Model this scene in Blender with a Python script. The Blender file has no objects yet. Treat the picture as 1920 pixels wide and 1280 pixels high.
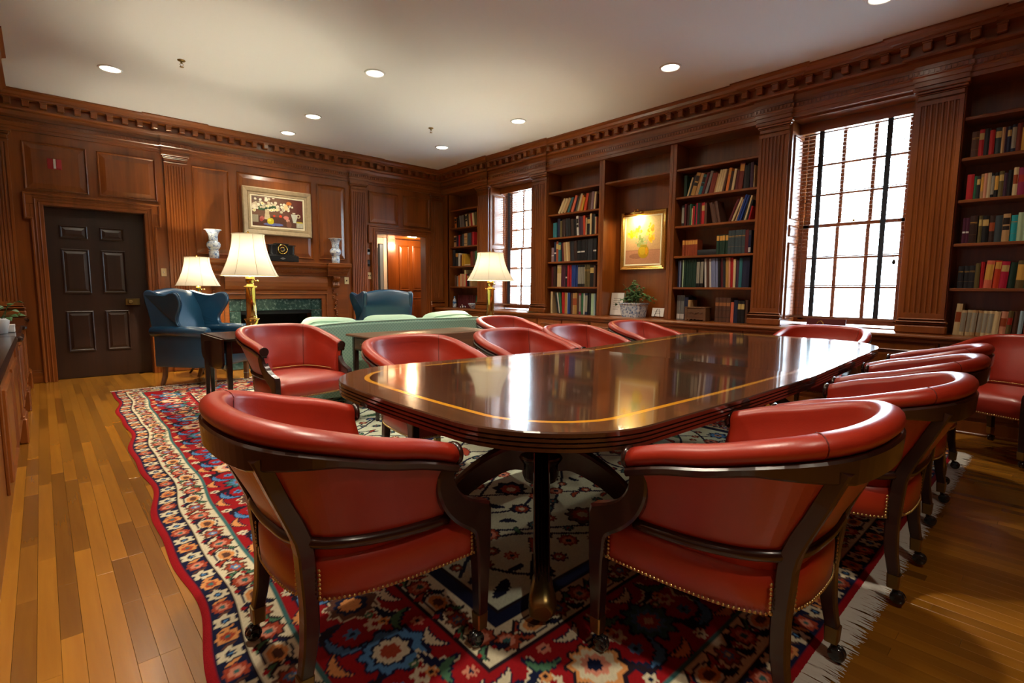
import bpy, bmesh, math, random
import numpy as np
from mathutils import Vector, Matrix

random.seed(7)
S = bpy.context.scene
COL = S.collection
PI = math.pi

# ------------------------------------------------------------------ camera
H_EYE = 1.16
cam_d = bpy.data.cameras.new('camera')
cam_d.sensor_width = 36.0
cam_d.sensor_fit = 'HORIZONTAL'
cam_d.lens = 17.921
cam_d.clip_start = 0.02
cam_d.clip_end = 300
cam = bpy.data.objects.new('camera', cam_d)
COL.objects.link(cam)
yaw, pitch, roll = math.radians(42.63176), math.radians(-5.93963), math.radians(0.4278)
fw = Vector((math.sin(yaw) * math.cos(pitch), math.cos(yaw) * math.cos(pitch), math.sin(pitch)))
rt = Vector((math.cos(yaw), -math.sin(yaw), 0))
up = rt.cross(fw)
r_ = math.cos(roll) * rt + math.sin(roll) * up
u_ = -math.sin(roll) * rt + math.cos(roll) * up
M = Matrix((r_, u_, -fw)).transposed().to_4x4()
M.translation = Vector((0, 0, H_EYE))
cam.matrix_world = M
S.camera = cam

# ------------------------------------------------------------------ exposure
S.view_settings.view_transform = 'Standard'
S.view_settings.look = 'None'
S.view_settings.gamma = 1.0
S.view_settings.use_curve_mapping = False
S.view_settings.exposure = 0.55

# ------------------------------------------------------------------ world (bright overcast sky)
SKY = 24.0
W = bpy.data.worlds.new('sky')
S.world = W
W.use_nodes = True
nt = W.node_tree
bgn = nt.nodes['Background']
bgn.inputs[0].default_value = (0.70, 0.86, 1.0, 1)
bgn.inputs[1].default_value = SKY

# ------------------------------------------------------------------ lamp powers
CAN_W = 85.0
LAMP_W = 85.0
HALL_W = 30.0
PICT_W = 5.0

S.cycles.max_bounces = 8
S.cycles.diffuse_bounces = 5
S.cycles.glossy_bounces = 4
S.cycles.transmission_bounces = 4
S.cycles.transparent_max_bounces = 8
S.cycles.sample_clamp_indirect = 8.0
S.cycles.use_denoising = True
try:
    S.cycles.use_light_tree = True
except Exception:
    pass


# daylight portals: they emit nothing, they only tell the renderer where the sky comes in
def portal(loc, sx, sz, face):
    l = bpy.data.lights.new('window_portal', 'AREA')
    l.shape = 'RECTANGLE'
    l.size, l.size_y = sx, sz
    l.cycles.is_portal = True
    o = bpy.data.objects.new('window_portal', l)
    COL.objects.link(o)
    o.location = loc
    d = Vector((face, 0, 0))
    o.rotation_euler = d.to_track_quat('-Z', 'Y').to_euler()
    # size axis X stays horizontal (track quat with Y up)


portal((6.22, 1.54, 1.80), 1.06, 2.1, -1)
portal((6.22, 6.28, 1.80), 1.06, 2.1, -1)

# ================================================================== helpers
def lin(c):
    c = c / 255.0
    return c / 12.92 if c <= 0.04045 else ((c + 0.055) / 1.055) ** 2.4


def rgb(r, g, b):
    return (lin(r), lin(g), lin(b), 1.0)


MATS = {}


def mat(name, col, rough=0.5, metal=0.0, spec=0.5, coat=0.0, coat_r=0.1, noise=None, bump=None, emit=None):
    """noise = (scale xyz, colour 2, detail, contrast); bump = (scale, strength)"""
    m = bpy.data.materials.new(name)
    m.use_nodes = True
    n = m.node_tree
    b = n.nodes['Principled BSDF']
    b.inputs['Base Color'].default_value = col
    b.inputs['Roughness'].default_value = rough
    b.inputs['Metallic'].default_value = metal
    b.inputs['Specular IOR Level'].default_value = spec
    b.inputs['Coat Weight'].default_value = coat
    b.inputs['Coat Roughness'].default_value = coat_r
    if emit:
        b.inputs['Emission Color'].default_value = emit[0]
        b.inputs['Emission Strength'].default_value = emit[1]
    if noise or bump:
        tc = n.nodes.new('ShaderNodeTexCoord')
    if noise:
        mp = n.nodes.new('ShaderNodeMapping')
        mp.inputs['Scale'].default_value = noise[0]
        n.links.new(tc.outputs['Object'], mp.inputs['Vector'])
        nz = n.nodes.new('ShaderNodeTexNoise')
        nz.inputs['Scale'].default_value = 1.0
        nz.inputs['Detail'].default_value = noise[2]
        nz.inputs['Roughness'].default_value = 0.6
        n.links.new(mp.outputs[0], nz.inputs['Vector'])
        rp = n.nodes.new('ShaderNodeValToRGB')
        c = noise[3]
        rp.color_ramp.elements[0].position = 0.5 - c
        rp.color_ramp.elements[1].position = 0.5 + c
        rp.color_ramp.elements[0].color = noise[1]
        rp.color_ramp.elements[1].color = col
        n.links.new(nz.outputs['Fac'], rp.inputs['Fac'])
        n.links.new(rp.outputs[0], b.inputs['Base Color'])
    if bump:
        nb = n.nodes.new('ShaderNodeTexNoise')
        nb.inputs['Scale'].default_value = bump[0]
        nb.inputs['Detail'].default_value = 4
        n.links.new(tc.outputs['Object'], nb.inputs['Vector'])
        bp = n.nodes.new('ShaderNodeBump')
        bp.inputs['Strength'].default_value = bump[1]
        bp.inputs['Distance'].default_value = 0.004
        n.links.new(nb.outputs['Fac'], bp.inputs['Height'])
        n.links.new(bp.outputs[0], b.inputs['Normal'])
    MATS[name] = m
    return m


def wood(name, light, dark, axis, rough=0.32, coat=0.35, dens=1.0):
    """grain drawn out along one axis"""
    s = [34 * dens, 34 * dens, 34 * dens]
    s[axis] = 1.6 * dens
    m = mat(name, light, rough, spec=0.5, coat=coat, coat_r=0.18, noise=(tuple(s), dark, 8, 0.34))
    # slow large-scale figure on top of the fine grain
    n = m.node_tree
    tc = [x for x in n.nodes if x.type == 'TEX_COORD'][0]
    b = n.nodes['Principled BSDF']
    rp = [x for x in n.nodes if x.type == 'VALTORGB'][0]
    mp = n.nodes.new('ShaderNodeMapping')
    s2 = [5.0 * dens] * 3
    s2[axis] = 0.8 * dens
    mp.inputs['Scale'].default_value = s2
    n.links.new(tc.outputs['Object'], mp.inputs['Vector'])
    nz = n.nodes.new('ShaderNodeTexNoise')
    nz.inputs['Scale'].default_value = 1.0
    nz.inputs['Detail'].default_value = 3
    n.links.new(mp.outputs[0], nz.inputs['Vector'])
    r2 = n.nodes.new('ShaderNodeValToRGB')
    r2.color_ramp.elements[0].position = 0.3
    r2.color_ramp.elements[1].position = 0.7
    r2.color_ramp.elements[0].color = (0.62, 0.58, 0.55, 1)
    r2.color_ramp.elements[1].color = (1.1, 1.1, 1.1, 1)
    n.links.new(nz.outputs['Fac'], r2.inputs['Fac'])
    mx = n.nodes.new('ShaderNodeMix')
    mx.data_type = 'RGBA'
    mx.blend_type = 'MULTIPLY'
    mx.inputs[0].default_value = 1.0
    n.links.new(rp.outputs[0], mx.inputs[6])
    n.links.new(r2.outputs[0], mx.inputs[7])
    n.links.new(mx.outputs[2], b.inputs['Base Color'])
    return m


WL, WD = (0.310, 0.090, 0.013, 1), (0.185, 0.046, 0.007, 1)
wood_z = wood('mahogany_upright', WL, WD, 2)
wood_x = wood('mahogany_along_x', WL, WD, 0)
wood_y = wood('mahogany_along_y', WL, WD, 1)
dk_wood = wood('dark_mahogany', (0.036, 0.012, 0.007, 1), (0.016, 0.006, 0.004, 1), 2, 0.22, 0.6)
chair_wood = wood('chair_mahogany', (0.040, 0.012, 0.008, 1), (0.018, 0.006, 0.005, 1), 2, 0.25, 0.5)
door_wood = wood('old_door_wood', (0.038, 0.014, 0.006, 1), (0.018, 0.007, 0.004, 1), 2, 0.42, 0.1)
plain_wood = wood('console_wood', (0.20, 0.085, 0.032, 1), (0.11, 0.042, 0.016, 1), 0, 0.35, 0.3)
box_wood = wood('carved_box_wood', (0.22, 0.10, 0.04, 1), (0.09, 0.04, 0.016, 1), 1, 0.5, 0.1)
table_wood = wood('table_mahogany', (0.105, 0.044, 0.022, 1), (0.052, 0.020, 0.011, 1), 0, 0.16, 0.8, 0.9)
band_wood = wood('table_crossband', (0.21, 0.092, 0.036, 1), (0.11, 0.045, 0.018, 1), 1, 0.16, 0.8, 0.8)
inlay = mat('satinwood_inlay', (0.78, 0.34, 0.02, 1), 0.2, coat=0.8, coat_r=0.06)
for m_ in (table_wood, band_wood):
    m_.node_tree.nodes['Principled BSDF'].inputs['Coat Roughness'].default_value = 0.055
red = mat('red_leather', (0.42, 0.027, 0.007, 1), 0.38, spec=0.55, coat=0.6, coat_r=0.34,
          noise=((5, 5, 5), (0.31, 0.016, 0.005, 1), 5, 0.30), bump=(160, 0.12))
red_seam = mat('red_leather_seam', (0.13, 0.012, 0.007, 1), 0.6)
blue = mat('blue_leather', (0.008, 0.062, 0.135, 1), 0.30, spec=0.55, coat=0.5, coat_r=0.2,
           noise=((6, 6, 6), (0.006, 0.045, 0.100, 1), 5, 0.3), bump=(120, 0.1))
mint = mat('mint_upholstery', (0.44, 0.64, 0.50, 1), 0.75, spec=0.2, bump=(90, 0.25))
mint_pat = mat('mint_woven', (0.29, 0.54, 0.40, 1), 0.8, spec=0.2)
brass = mat('brass', (0.74, 0.50, 0.13, 1), 0.17, 1.0)
old_brass = mat('antique_brass', (0.30, 0.21, 0.075, 1), 0.35, 1.0)
nail_m = mat('brass_nails', (0.62, 0.44, 0.17, 1), 0.35, 1.0)
black = mat('black_iron', (0.006, 0.006, 0.007, 1), 0.35)
black_m = mat('black_matte', (0.004, 0.004, 0.004, 1), 0.8)
castor_m = mat('black_castor', (0.012, 0.014, 0.016, 1), 0.15, coat=0.6)
white_p = mat('ceiling_paint', (0.76, 0.79, 0.79, 1), 0.85, spec=0.2)
white_t = mat('white_trim', (0.72, 0.70, 0.64, 1), 0.5)
grey_t = mat('grey_plaster', (0.25, 0.24, 0.21, 1), 0.7)
ivory = mat('ivory_plate', (0.62, 0.50, 0.26, 1), 0.35)
paper = mat('paper', (0.62, 0.55, 0.42, 1), 0.8)
card = mat('white_card', (0.80, 0.79, 0.76, 1), 0.6)
marble = mat('green_marble', (0.020, 0.046, 0.038, 1), 0.15, coat=0.4)
gold = mat('gold_frame', (0.62, 0.36, 0.075, 1), 0.32, 0.65, noise=((60, 60, 60), (0.40, 0.21, 0.04, 1), 5, 0.2))
taupe = mat('taupe_frame', (0.42, 0.31, 0.17, 1), 0.45, noise=((30, 30, 30), (0.30, 0.22, 0.12, 1), 5, 0.25))
rib_m = mat('shade_rib_cloth', (0.40, 0.33, 0.20, 1), 0.7)
liner = mat('cream_liner', (0.74, 0.66, 0.44, 1), 0.5)
alarm = mat('alarm_red', (0.42, 0.02, 0.03, 1), 0.35)
green_l = mat('leaf_green', (0.055, 0.16, 0.035, 1), 0.45, noise=((40, 40, 40), (0.03, 0.09, 0.02, 1), 3, 0.2))
soil = mat('soil', (0.02, 0.014, 0.01, 1), 0.9)
tape_m = mat('dark_ladder_tape', (0.010, 0.016, 0.026, 1), 0.7)
slat_m = mat('blind_slat', (0.20, 0.105, 0.07, 1), 0.22, coat=0.5, coat_r=0.15)
lawn_m = mat('pale_paving', (0.80, 0.80, 0.80, 1), 0.9, noise=((0.8, 0.8, 0.8), (0.62, 0.66, 0.66, 1), 6, 0.2))
metal_g = mat('grey_metal', (0.30, 0.30, 0.29, 1), 0.35, 0.8)
fringe_m = mat('rug_fringe', (0.60, 0.57, 0.50, 1), 0.9)
screen_m = mat('black_glass_panel', (0.010, 0.011, 0.013, 1), 0.1, coat=0.6)
teal_b = mat('bottle_blue', (0.05, 0.14, 0.32, 1), 0.25)


def add_marble(m, sc, c2, thr):
    n = m.node_tree
    b = n.nodes['Principled BSDF']
    tc = n.nodes.new('ShaderNodeTexCoord')
    nz = n.nodes.new('ShaderNodeTexNoise')
    nz.inputs['Scale'].default_value = sc
    nz.inputs['Detail'].default_value = 8
    nz.inputs['Roughness'].default_value = 0.75
    n.links.new(tc.outputs['Object'], nz.inputs['Vector'])
    rp = n.nodes.new('ShaderNodeValToRGB')
    rp.color_ramp.elements[0].position = thr
    rp.color_ramp.elements[0].color = b.inputs['Base Color'].default_value
    rp.color_ramp.elements[1].position = thr + 0.14
    rp.color_ramp.elements[1].color = c2
    n.links.new(nz.outputs['Fac'], rp.inputs['Fac'])
    n.links.new(rp.outputs[0], b.inputs['Base Color'])


add_marble(marble, 26, (0.17, 0.24, 0.21, 1), 0.52)


def vase_mat(name, lo):
    m = mat(name, (0.70, 0.78, 0.82, 1), 0.12, coat=0.6)
    add_marble(m, 26 if lo else 38, (0.012, 0.085, 0.30, 1), 0.47)
    return m


porcelain = vase_mat('blue_white_porcelain', True)
planter_m = vase_mat('blue_white_planter', False)


# woven lattice on the sofa back
def lattice(m):
    n = m.node_tree
    b = n.nodes['Principled BSDF']
    tc = n.nodes.new('ShaderNodeTexCoord')
    mp = n.nodes.new('ShaderNodeMapping')
    mp.inputs['Rotation'].default_value = (0, PI / 4, 0)
    mp.inputs['Scale'].default_value = (42, 42, 42)
    n.links.new(tc.outputs['Object'], mp.inputs['Vector'])
    ck = n.nodes.new('ShaderNodeTexBrick')
    ck.inputs['Color1'].default_value = (0.27, 0.48, 0.38, 1)
    ck.inputs['Color2'].default_value = (0.27, 0.48, 0.38, 1)
    ck.inputs['Mortar'].default_value = (0.42, 0.62, 0.51, 1)
    ck.inputs['Scale'].default_value = 1.0
    ck.inputs['Mortar Size'].default_value = 0.10
    ck.offset = 0.0
    ck.inputs['Brick Width'].default_value = 1.0
    ck.inputs['Row Height'].default_value = 1.0
    sw = n.nodes.new('ShaderNodeSeparateXYZ')
    cb = n.nodes.new('ShaderNodeCombineXYZ')
    n.links.new(mp.outputs[0], sw.inputs[0])
    n.links.new(sw.outputs[0], cb.inputs[0])
    n.links.new(sw.outputs[2], cb.inputs[1])
    n.links.new(cb.outputs[0], ck.inputs['Vector'])
    n.links.new(ck.outputs[0], b.inputs['Base Color'])


lattice(mint_pat)


# shades: thin cloth that lets the bulb through
def shade_mat():
    m = bpy.data.materials.new('lamp_shade_cloth')
    m.use_nodes = True
    n = m.node_tree
    n.nodes.remove(n.nodes['Principled BSDF'])
    o = n.nodes['Material Output']
    d = n.nodes.new('ShaderNodeBsdfDiffuse')
    d.inputs[0].default_value = (0.66, 0.62, 0.52, 1)
    t = n.nodes.new('ShaderNodeBsdfTranslucent')
    t.inputs[0].default_value = (0.62, 0.56, 0.44, 1)
    mx = n.nodes.new('ShaderNodeMixShader')
    mx.inputs[0].default_value = 0.06
    n.links.new(d.outputs[0], mx.inputs[1])
    n.links.new(t.outputs[0], mx.inputs[2])
    n.links.new(mx.outputs[0], o.inputs[0])
    return m


shade_m = shade_mat()


def glass_mat():
    m = bpy.data.materials.new('window_glass')
    m.use_nodes = True
    n = m.node_tree
    n.nodes.remove(n.nodes['Principled BSDF'])
    o = n.nodes['Material Output']
    t = n.nodes.new('ShaderNodeBsdfTransparent')
    t.inputs[0].default_value = (0.95, 0.97, 0.97, 1)
    g = n.nodes.new('ShaderNodeBsdfGlossy')
    g.inputs['Roughness'].default_value = 0.02
    mx = n.nodes.new('ShaderNodeMixShader')
    mx.inputs[0].default_value = 0.05
    n.links.new(t.outputs[0], mx.inputs[1])
    n.links.new(g.outputs[0], mx.inputs[2])
    n.links.new(mx.outputs[0], o.inputs[0])
    return m


glass_m = glass_mat()
bulb_m = mat('lit_lamp_face', (0.9, 0.85, 0.75, 1), 0.5, emit=((1.0, 0.88, 0.66, 1), 9.0))
can_in = mat('can_reflector', (0.80, 0.74, 0.60, 1), 0.25, 0.3)
_cc = {}


def cloth(c, rough=0.55):
    k = (c, rough)
    if k not in _cc:
        _cc[k] = mat('book_cloth', rgb(*c), rough, spec=0.35)
    return _cc[k]


# floor boards: one tint per board
def plank_mat():
    m = wood('oak_board', (0.46, 0.205, 0.020, 1), (0.33, 0.128, 0.011, 1), 1, 0.27, 0.35, 0.8)
    n = m.node_tree
    b = n.nodes['Principled BSDF']
    src = b.inputs['Base Color'].links[0].from_socket
    oi = n.nodes.new('ShaderNodeObjectInfo')
    rp = n.nodes.new('ShaderNodeValToRGB')
    rp.color_ramp.elements[0].color = (0.58, 0.54, 0.50, 1)
    rp.color_ramp.elements[1].color = (1.18, 1.15, 1.0, 1)
    e = rp.color_ramp.elements.new(0.3)
    e.color = (0.90, 0.88, 0.85, 1)
    n.links.new(oi.outputs['Random'], rp.inputs['Fac'])
    mx = n.nodes.new('ShaderNodeMix')
    mx.data_type = 'RGBA'
    mx.blend_type = 'MULTIPLY'
    mx.inputs[0].default_value = 1.0
    n.links.new(src, mx.inputs[6])
    n.links.new(rp.outputs[0], mx.inputs[7])
    n.links.new(mx.outputs[2], b.inputs['Base Color'])
    return m


plank_m = plank_mat()


def vcol_mat(name, rough=0.8, spec=0.2, bump=None):
    m = mat(name, (1, 1, 1, 1), rough, spec=spec, bump=bump)
    n = m.node_tree
    a = n.nodes.new('ShaderNodeVertexColor')
    a.layer_name = 'paint'
    n.links.new(a.outputs[0], n.nodes['Principled BSDF'].inputs['Base Color'])
    return m


rug_m = vcol_mat('rug_wool', 0.92, 0.1, (220, 0.5))
canvas_m = vcol_mat('painted_canvas', 0.5, 0.3, (120, 0.4))


class MB:
    """collects faces for ONE mesh object"""

    def __init__(self, T=None):
        self.v, self.f, self.mi, self.sm = [], [], [], []
        self.T = T

    def pts(self, ps):
        i = len(self.v)
        if self.T is not None:
            self.v += [tuple(self.T @ Vector(p)) for p in ps]
        else:
            self.v += [tuple(p) for p in ps]
        return i

    def face(self, ids, m=0, s=False):
        self.f.append(tuple(ids))
        self.mi.append(m)
        self.sm.append(s)

    def box(self, x0, x1, y0, y1, z0, z1, m=0):
        i = self.pts([(x0, y0, z0), (x1, y0, z0), (x1, y1, z0), (x0, y1, z0),
                      (x0, y0, z1), (x1, y0, z1), (x1, y1, z1), (x0, y1, z1)])
        for q in ((3, 2, 1, 0), (4, 5, 6, 7), (0, 1, 5, 4), (1, 2, 6, 5), (2, 3, 7, 6), (3, 0, 4, 7)):
            self.face([i + k for k in q], m)
        return self

    def cbox(self, x0, x1, y0, y1, z0, z1, b=0.004, m=0):
        """box with chamfered edges"""
        def ring(z, a, c):
            return [(x0 + a + c, y0 + a, z), (x1 - a - c, y0 + a, z), (x1 - a, y0 + a + c, z), (x1 - a, y1 - a - c, z),
                    (x1 - a - c, y1 - a, z), (x0 + a + c, y1 - a, z), (x0 + a, y1 - a - c, z), (x0 + a, y0 + a + c, z)]
        self.loft([ring(z0, b, b * .6), ring(z0 + b, 0, b), ring(z1 - b, 0, b), ring(z1, b, b * .6)], m=m)
        return self

    def rbox(self, x0, x1, y0, y1, z0, z1, r=0.03, seg=3, m=0, smooth=True):
        bm = bmesh.new()
        bmesh.ops.create_cube(bm, size=1.0)
        bmesh.ops.scale(bm, vec=(x1 - x0, y1 - y0, z1 - z0), verts=bm.verts)
        bmesh.ops.translate(bm, vec=((x0 + x1) / 2, (y0 + y1) / 2, (z0 + z1) / 2), verts=bm.verts)
        bmesh.ops.bevel(bm, geom=list(bm.edges) + list(bm.verts), offset=r, segments=seg, profile=0.5, affect='EDGES', clamp_overlap=True)
        self.add_bm(bm, m, smooth)
        return self

    def add_bm(self, bm, m=0, smooth=False):
        bm.verts.index_update()
        i = self.pts([v.co for v in bm.verts])
        for f in bm.faces:
            self.face([i + v.index for v in f.verts], m, smooth)
        bm.free()

    def loft(self, rings, closed=True, cap=True, m=0, s=False, wrap=False):
        n = len(rings[0])
        ids = [self.pts(r) for r in rings]
        R = len(rings)
        for a in range(R if wrap else R - 1):
            p, q = ids[a], ids[(a + 1) % R]
            for k in range(n if closed else n - 1):
                k2 = (k + 1) % n
                self.face((p + k, p + k2, q + k2, q + k), m, s)
        if cap and closed and not wrap:
            self.face([ids[0] + k for k in range(n)][::-1], m, False)
            self.face([ids[-1] + k for k in range(n)], m, False)
        return self

    def tube(self, path, rad, n=8, m=0, cap=True, flat=1.0, upv=(0, 0, 1)):
        """round (or flattened) bar along a path; rad: number or list"""
        P = [Vector(p) for p in path]
        rings = []
        for i, p in enumerate(P):
            t = (P[min(i + 1, len(P) - 1)] - P[max(i - 1, 0)]).normalized()
            a = Vector(upv)
            if abs(t.dot(a)) > 0.95:
                a = Vector((1, 0, 0))
            e1 = t.cross(a).normalized()
            e2 = e1.cross(t).normalized()
            r = rad[i] if isinstance(rad, (list, tuple)) else rad
            rings.append([p + e1 * (r * math.cos(2 * PI * k / n)) + e2 * (r * flat * math.sin(2 * PI * k / n)) for k in range(n)])
        self.loft(rings, m=m, s=True, cap=cap)
        return self

    def bar(self, path, w, d, m=0, side=(1, 0, 0)):
        """square bar along a path: w along side, d across; w,d number or list"""
        P = [Vector(p) for p in path]
        rings = []
        sv = Vector(side)
        for i, p in enumerate(P):
            t = (P[min(i + 1, len(P) - 1)] - P[max(i - 1, 0)]).normalized()
            e2 = t.cross(sv).normalized()
            e1 = sv
            ww = (w[i] if isinstance(w, (list, tuple)) else w) / 2
            dd = (d[i] if isinstance(d, (list, tuple)) else d) / 2
            c = 0.22
            rings.append([p + e1 * (ww * a) + e2 * (dd * b_) for a, b_ in
                          ((-1, -1 + c), (-1 + c, -1), (1 - c, -1), (1, -1 + c), (1, 1 - c), (1 - c, 1), (-1 + c, 1), (-1, 1 - c))])
        self.loft(rings, m=m)
        return self

    def lathe(self, prof, c=(0, 0, 0), n=20, m=0, cap=True, s=True):
        rings = [[(c[0] + r * math.cos(2 * PI * k / n), c[1] + r * math.sin(2 * PI * k / n), c[2] + z) for k in range(n)] for r, z in prof]
        self.loft(rings, m=m, s=s, cap=cap)
        return self

    def prism(self, outline, z0, z1, m=0):
        """outline in local xy, extruded z0..z1"""
        self.loft([[(x, y, z0) for x, y in outline], [(x, y, z1) for x, y in outline]], m=m)
        return self

    def ball(self, c, r, m=0, seg=8, ring=6, sz=1.0):
        prof = [(max(1e-4, r * math.sin(PI * k / ring)), -r * sz * math.cos(PI * k / ring)) for k in range(ring + 1)]
        self.lathe(prof, c, seg, m)
        return self

    def mesh(self, name, mats):
        me = bpy.data.meshes.new(name)
        me.from_pydata(self.v, [], self.f)
        if not isinstance(mats, (list, tuple)):
            mats = [mats]
        for a in mats:
            me.materials.append(a)
        if self.f:
            me.polygons.foreach_set('material_index', self.mi)
            me.polygons.foreach_set('use_smooth', self.sm)
        me.update()
        return me

    def build(self, name, mats, parent=None, loc=None):
        me = self.mesh(name, mats)
        bm = bmesh.new()
        bm.from_mesh(me)
        bmesh.ops.recalc_face_normals(bm, faces=bm.faces)
        bm.to_mesh(me)
        bm.free()
        return link(name, me, parent, loc)


def link(name, me, parent=None, loc=None):
    o = bpy.data.objects.new(name, me)
    COL.objects.link(o)
    if parent is not None:
        o.parent = parent
    if loc is not None:
        o.location = loc
    return o


def tag(o, label=None, cat=None, group=None, kind=None):
    if label:
        o['label'] = label
    if cat:
        o['category'] = cat
    if group:
        o['group'] = group
    if kind:
        o['kind'] = kind
    return o


def thing(name, label, cat, loc=(0, 0, 0), rz=0.0, group=None):
    o = bpy.data.objects.new(name, None)
    o.empty_display_size = 0.1
    COL.objects.link(o)
    o.location = loc
    o.rotation_euler = (0, 0, rz)
    return tag(o, label, cat, group)


def struct(o):
    o['kind'] = 'structure'
    return o


def copy_tree(o, parent=None):
    c = o.copy()
    COL.objects.link(c)
    c.parent = parent
    for ch in list(o.children):
        copy_tree(ch, c)
    return c


def frame_M(origin, u, v, n):
    m = Matrix((Vector(u), Vector(v), Vector(n))).transposed().to_4x4()
    m.translation = Vector(origin)
    return m


YB, XR, XL, ZC = 8.2, 5.72, -0.37, 3.30
F_BACK = frame_M((0, YB, 0), (1, 0, 0), (0, 0, 1), (0, -1, 0))     # u = x
F_RIGHT = frame_M((XR, 0, 0), (0, -1, 0), (0, 0, 1), (-1, 0, 0))   # u = -y
F_LEFT = frame_M((XL, 0, 0), (0, 1, 0), (0, 0, 1), (1, 0, 0))      # u = y


def catmull(P, n):
    """smooth curve through control tuples, n samples in all"""
    P = [np.array(p, float) for p in P]
    P = [2 * P[0] - P[1]] + P + [2 * P[-1] - P[-2]]
    out = []
    seg = len(P) - 3
    for i in range(n):
        t = i / (n - 1) * seg
        k = min(int(t), seg - 1)
        t -= k
        a, b, c, d = P[k:k + 4]
        out.append(tuple(0.5 * ((2 * b) + (c - a) * t + (2 * a - 5 * b + 4 * c - d) * t * t + (3 * b - a - 3 * c + d) * t ** 3)))
    return out


def raised_panel(name, F, u0, u1, v0, v1, m, parent, n0=0.0, mould=0.018, field=0.055, depth=0.016):
    """moulded frame round a bevelled field, standing on plane n0"""
    b = MB(F)
    rs = [(0, 0), (0, depth), (mould * .5, depth + 0.006), (mould, depth * .4), (mould * 1.3, 0.001), (mould * 1.3 + field, depth * .85), (mould * 1.3 + field + .004, depth * .85)]
    b.loft([[(u0 + a, v0 + a, n0 + h), (u1 - a, v0 + a, n0 + h), (u1 - a, v1 - a, n0 + h), (u0 + a, v1 - a, n0 + h)] for a, h in rs], m=0, cap=False)
    k = len(b.v)
    b.face((k - 4, k - 3, k - 2, k - 1), 0)
    return b.build(name, m, parent)

# ================================================================== the setting
# ground outside, so the windows look out on something
g = MB()
g.box(6.7, 60, -40, 60, -0.7, -0.6)
g.box(-60, -1.1, -40, 60, -0.7, -0.6)
struct(g.build('ground', lawn_m))

# floor: sub-floor + boards
fl = MB()
fl.box(-0.75, 6.35, -3.0, 11.2, -0.08, -0.014)
floor = struct(fl.build('floor', dk_wood))
PW, GAP, PT = 0.0572, 0.0007, 0.014
rnd = random.Random(3)
_pm = {}


def plank_mesh(L):
    L = round(L, 2)
    if L not in _pm:
        b = MB()
        b.cbox(GAP / 2, PW - GAP / 2, GAP / 2, L - GAP / 2, -PT, 0, 0.0004)
        _pm[L] = b.mesh('plank', plank_m)
    return _pm[L]


rest = MB()
nplank = 0
row = 0
x = -0.37
while x < 6.05:
    y = -2.8 - rnd.choice([0, .2, .35, .5, .75])
    while y < 8.22:
        L = rnd.choice([0.4, 0.55, 0.75, 0.9, 1.1, 1.3, 1.6])
        y0, y1 = y, min(y + L, 8.34)
        y += L
        if y1 < -2.85:
            continue
        left_zone = -0.20 < x < 0.50 and y1 > 0.25
        near_zone = 1.25 < x < 5.5 and y1 > -0.35 and y0 < 0.44
        far_zone = 0.45 < x < 1.75 and y1 > 6.95
        if (left_zone or near_zone or far_zone) and nplank < 299 and y1 - y0 > 0.05:
            link('plank', plank_mesh(y1 - y0), floor, (x, y0, 0))
            nplank += 1
        elif y1 - y0 > 0.05:
            rest.box(x + GAP / 2, x + PW - GAP / 2, y0 + GAP / 2, y1 - GAP / 2, -PT, 0)
    x += PW
o = rest.build('far_plank', plank_m, floor)
o['kind'] = 'stuff'

# ceiling
c = MB()
c.box(-0.85, 6.35, -3.0, 8.36, ZC, ZC + 0.12)
struct(c.build('ceiling', white_p))

# --- back wall with two doorways and the firebox
D1 = (0.08, 1.05, 2.09)
D2 = (4.345, 5.335, 2.09)
FB = (2.13, 3.16, 0.80)
w = MB()
for x0, x1, z0 in ((-0.85, D1[0], 0), (D1[0], D1[1], D1[2]), (D1[1], FB[0], 0), (FB[0], FB[1], FB[2]), (FB[1], D2[0], 0), (D2[0], D2[1], D2[2]), (D2[1], 6.35, 0)):
    w.box(x0, x1, YB, YB + 0.16, z0, ZC)
wall_back = struct(w.build('wall_back', wood_z))
for u0, u1, v0, v1 in ((-0.064, 0.507, 2.255, 2.795), (0.603, 1.20, 2.255, 2.795), (1.606, 2.062, 1.60, 2.787), (2.165, 3.228, 1.60, 2.795),
                       (3.315, 3.781, 1.60, 2.787), (4.205, 4.765, 2.255, 2.795), (4.867, 5.42, 2.255, 2.795)):
    raised_panel('panel', F_BACK, u0, u1, v0, v1, wood_z, wall_back)

# --- right wall (outer), holes for the two windows
WIN = ((1.04, 2.04), (5.77, 6.77))
WZ0, WZ1 = 0.80, 2.87
w = MB()
ys = [-3.0, WIN[0][0], WIN[0][1], WIN[1][0], WIN[1][1], 8.36]
for i in range(5):
    if i in (1, 3):
        w.box(6.05, 6.35, ys[i], ys[i + 1], -0.014, WZ0)
        w.box(6.05, 6.35, ys[i], ys[i + 1], WZ1, ZC)
    else:
        w.box(6.05, 6.35, ys[i], ys[i + 1], -0.014, ZC)
wall_right = struct(w.build('wall_right', wood_z))
w = MB()
w.box(XR, 6.05, -3.0, -0.33, 0.791, 2.90)
w.box(XR, 6.05, 7.985, 8.2, 0.791, 2.90)
w.box(5.53, 6.05, -2.85, -0.31, 0.0, 0.75)
w.build('corner_pier', wood_z, wall_right)

# --- left wall
WINL = ()
w = MB()
ys = [-3.0, 8.36]
for i in range(1):
    if i == 1:
        w.box(XL - 0.30, XL, ys[i], ys[i + 1], -0.014, WZ0)
        w.box(XL - 0.30, XL, ys[i], ys[i + 1], WZ1, ZC)
    else:
        w.box(XL - 0.30, XL, ys[i], ys[i + 1], -0.014, ZC)
wall_left = struct(w.build('wall_left', wood_z))
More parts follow.
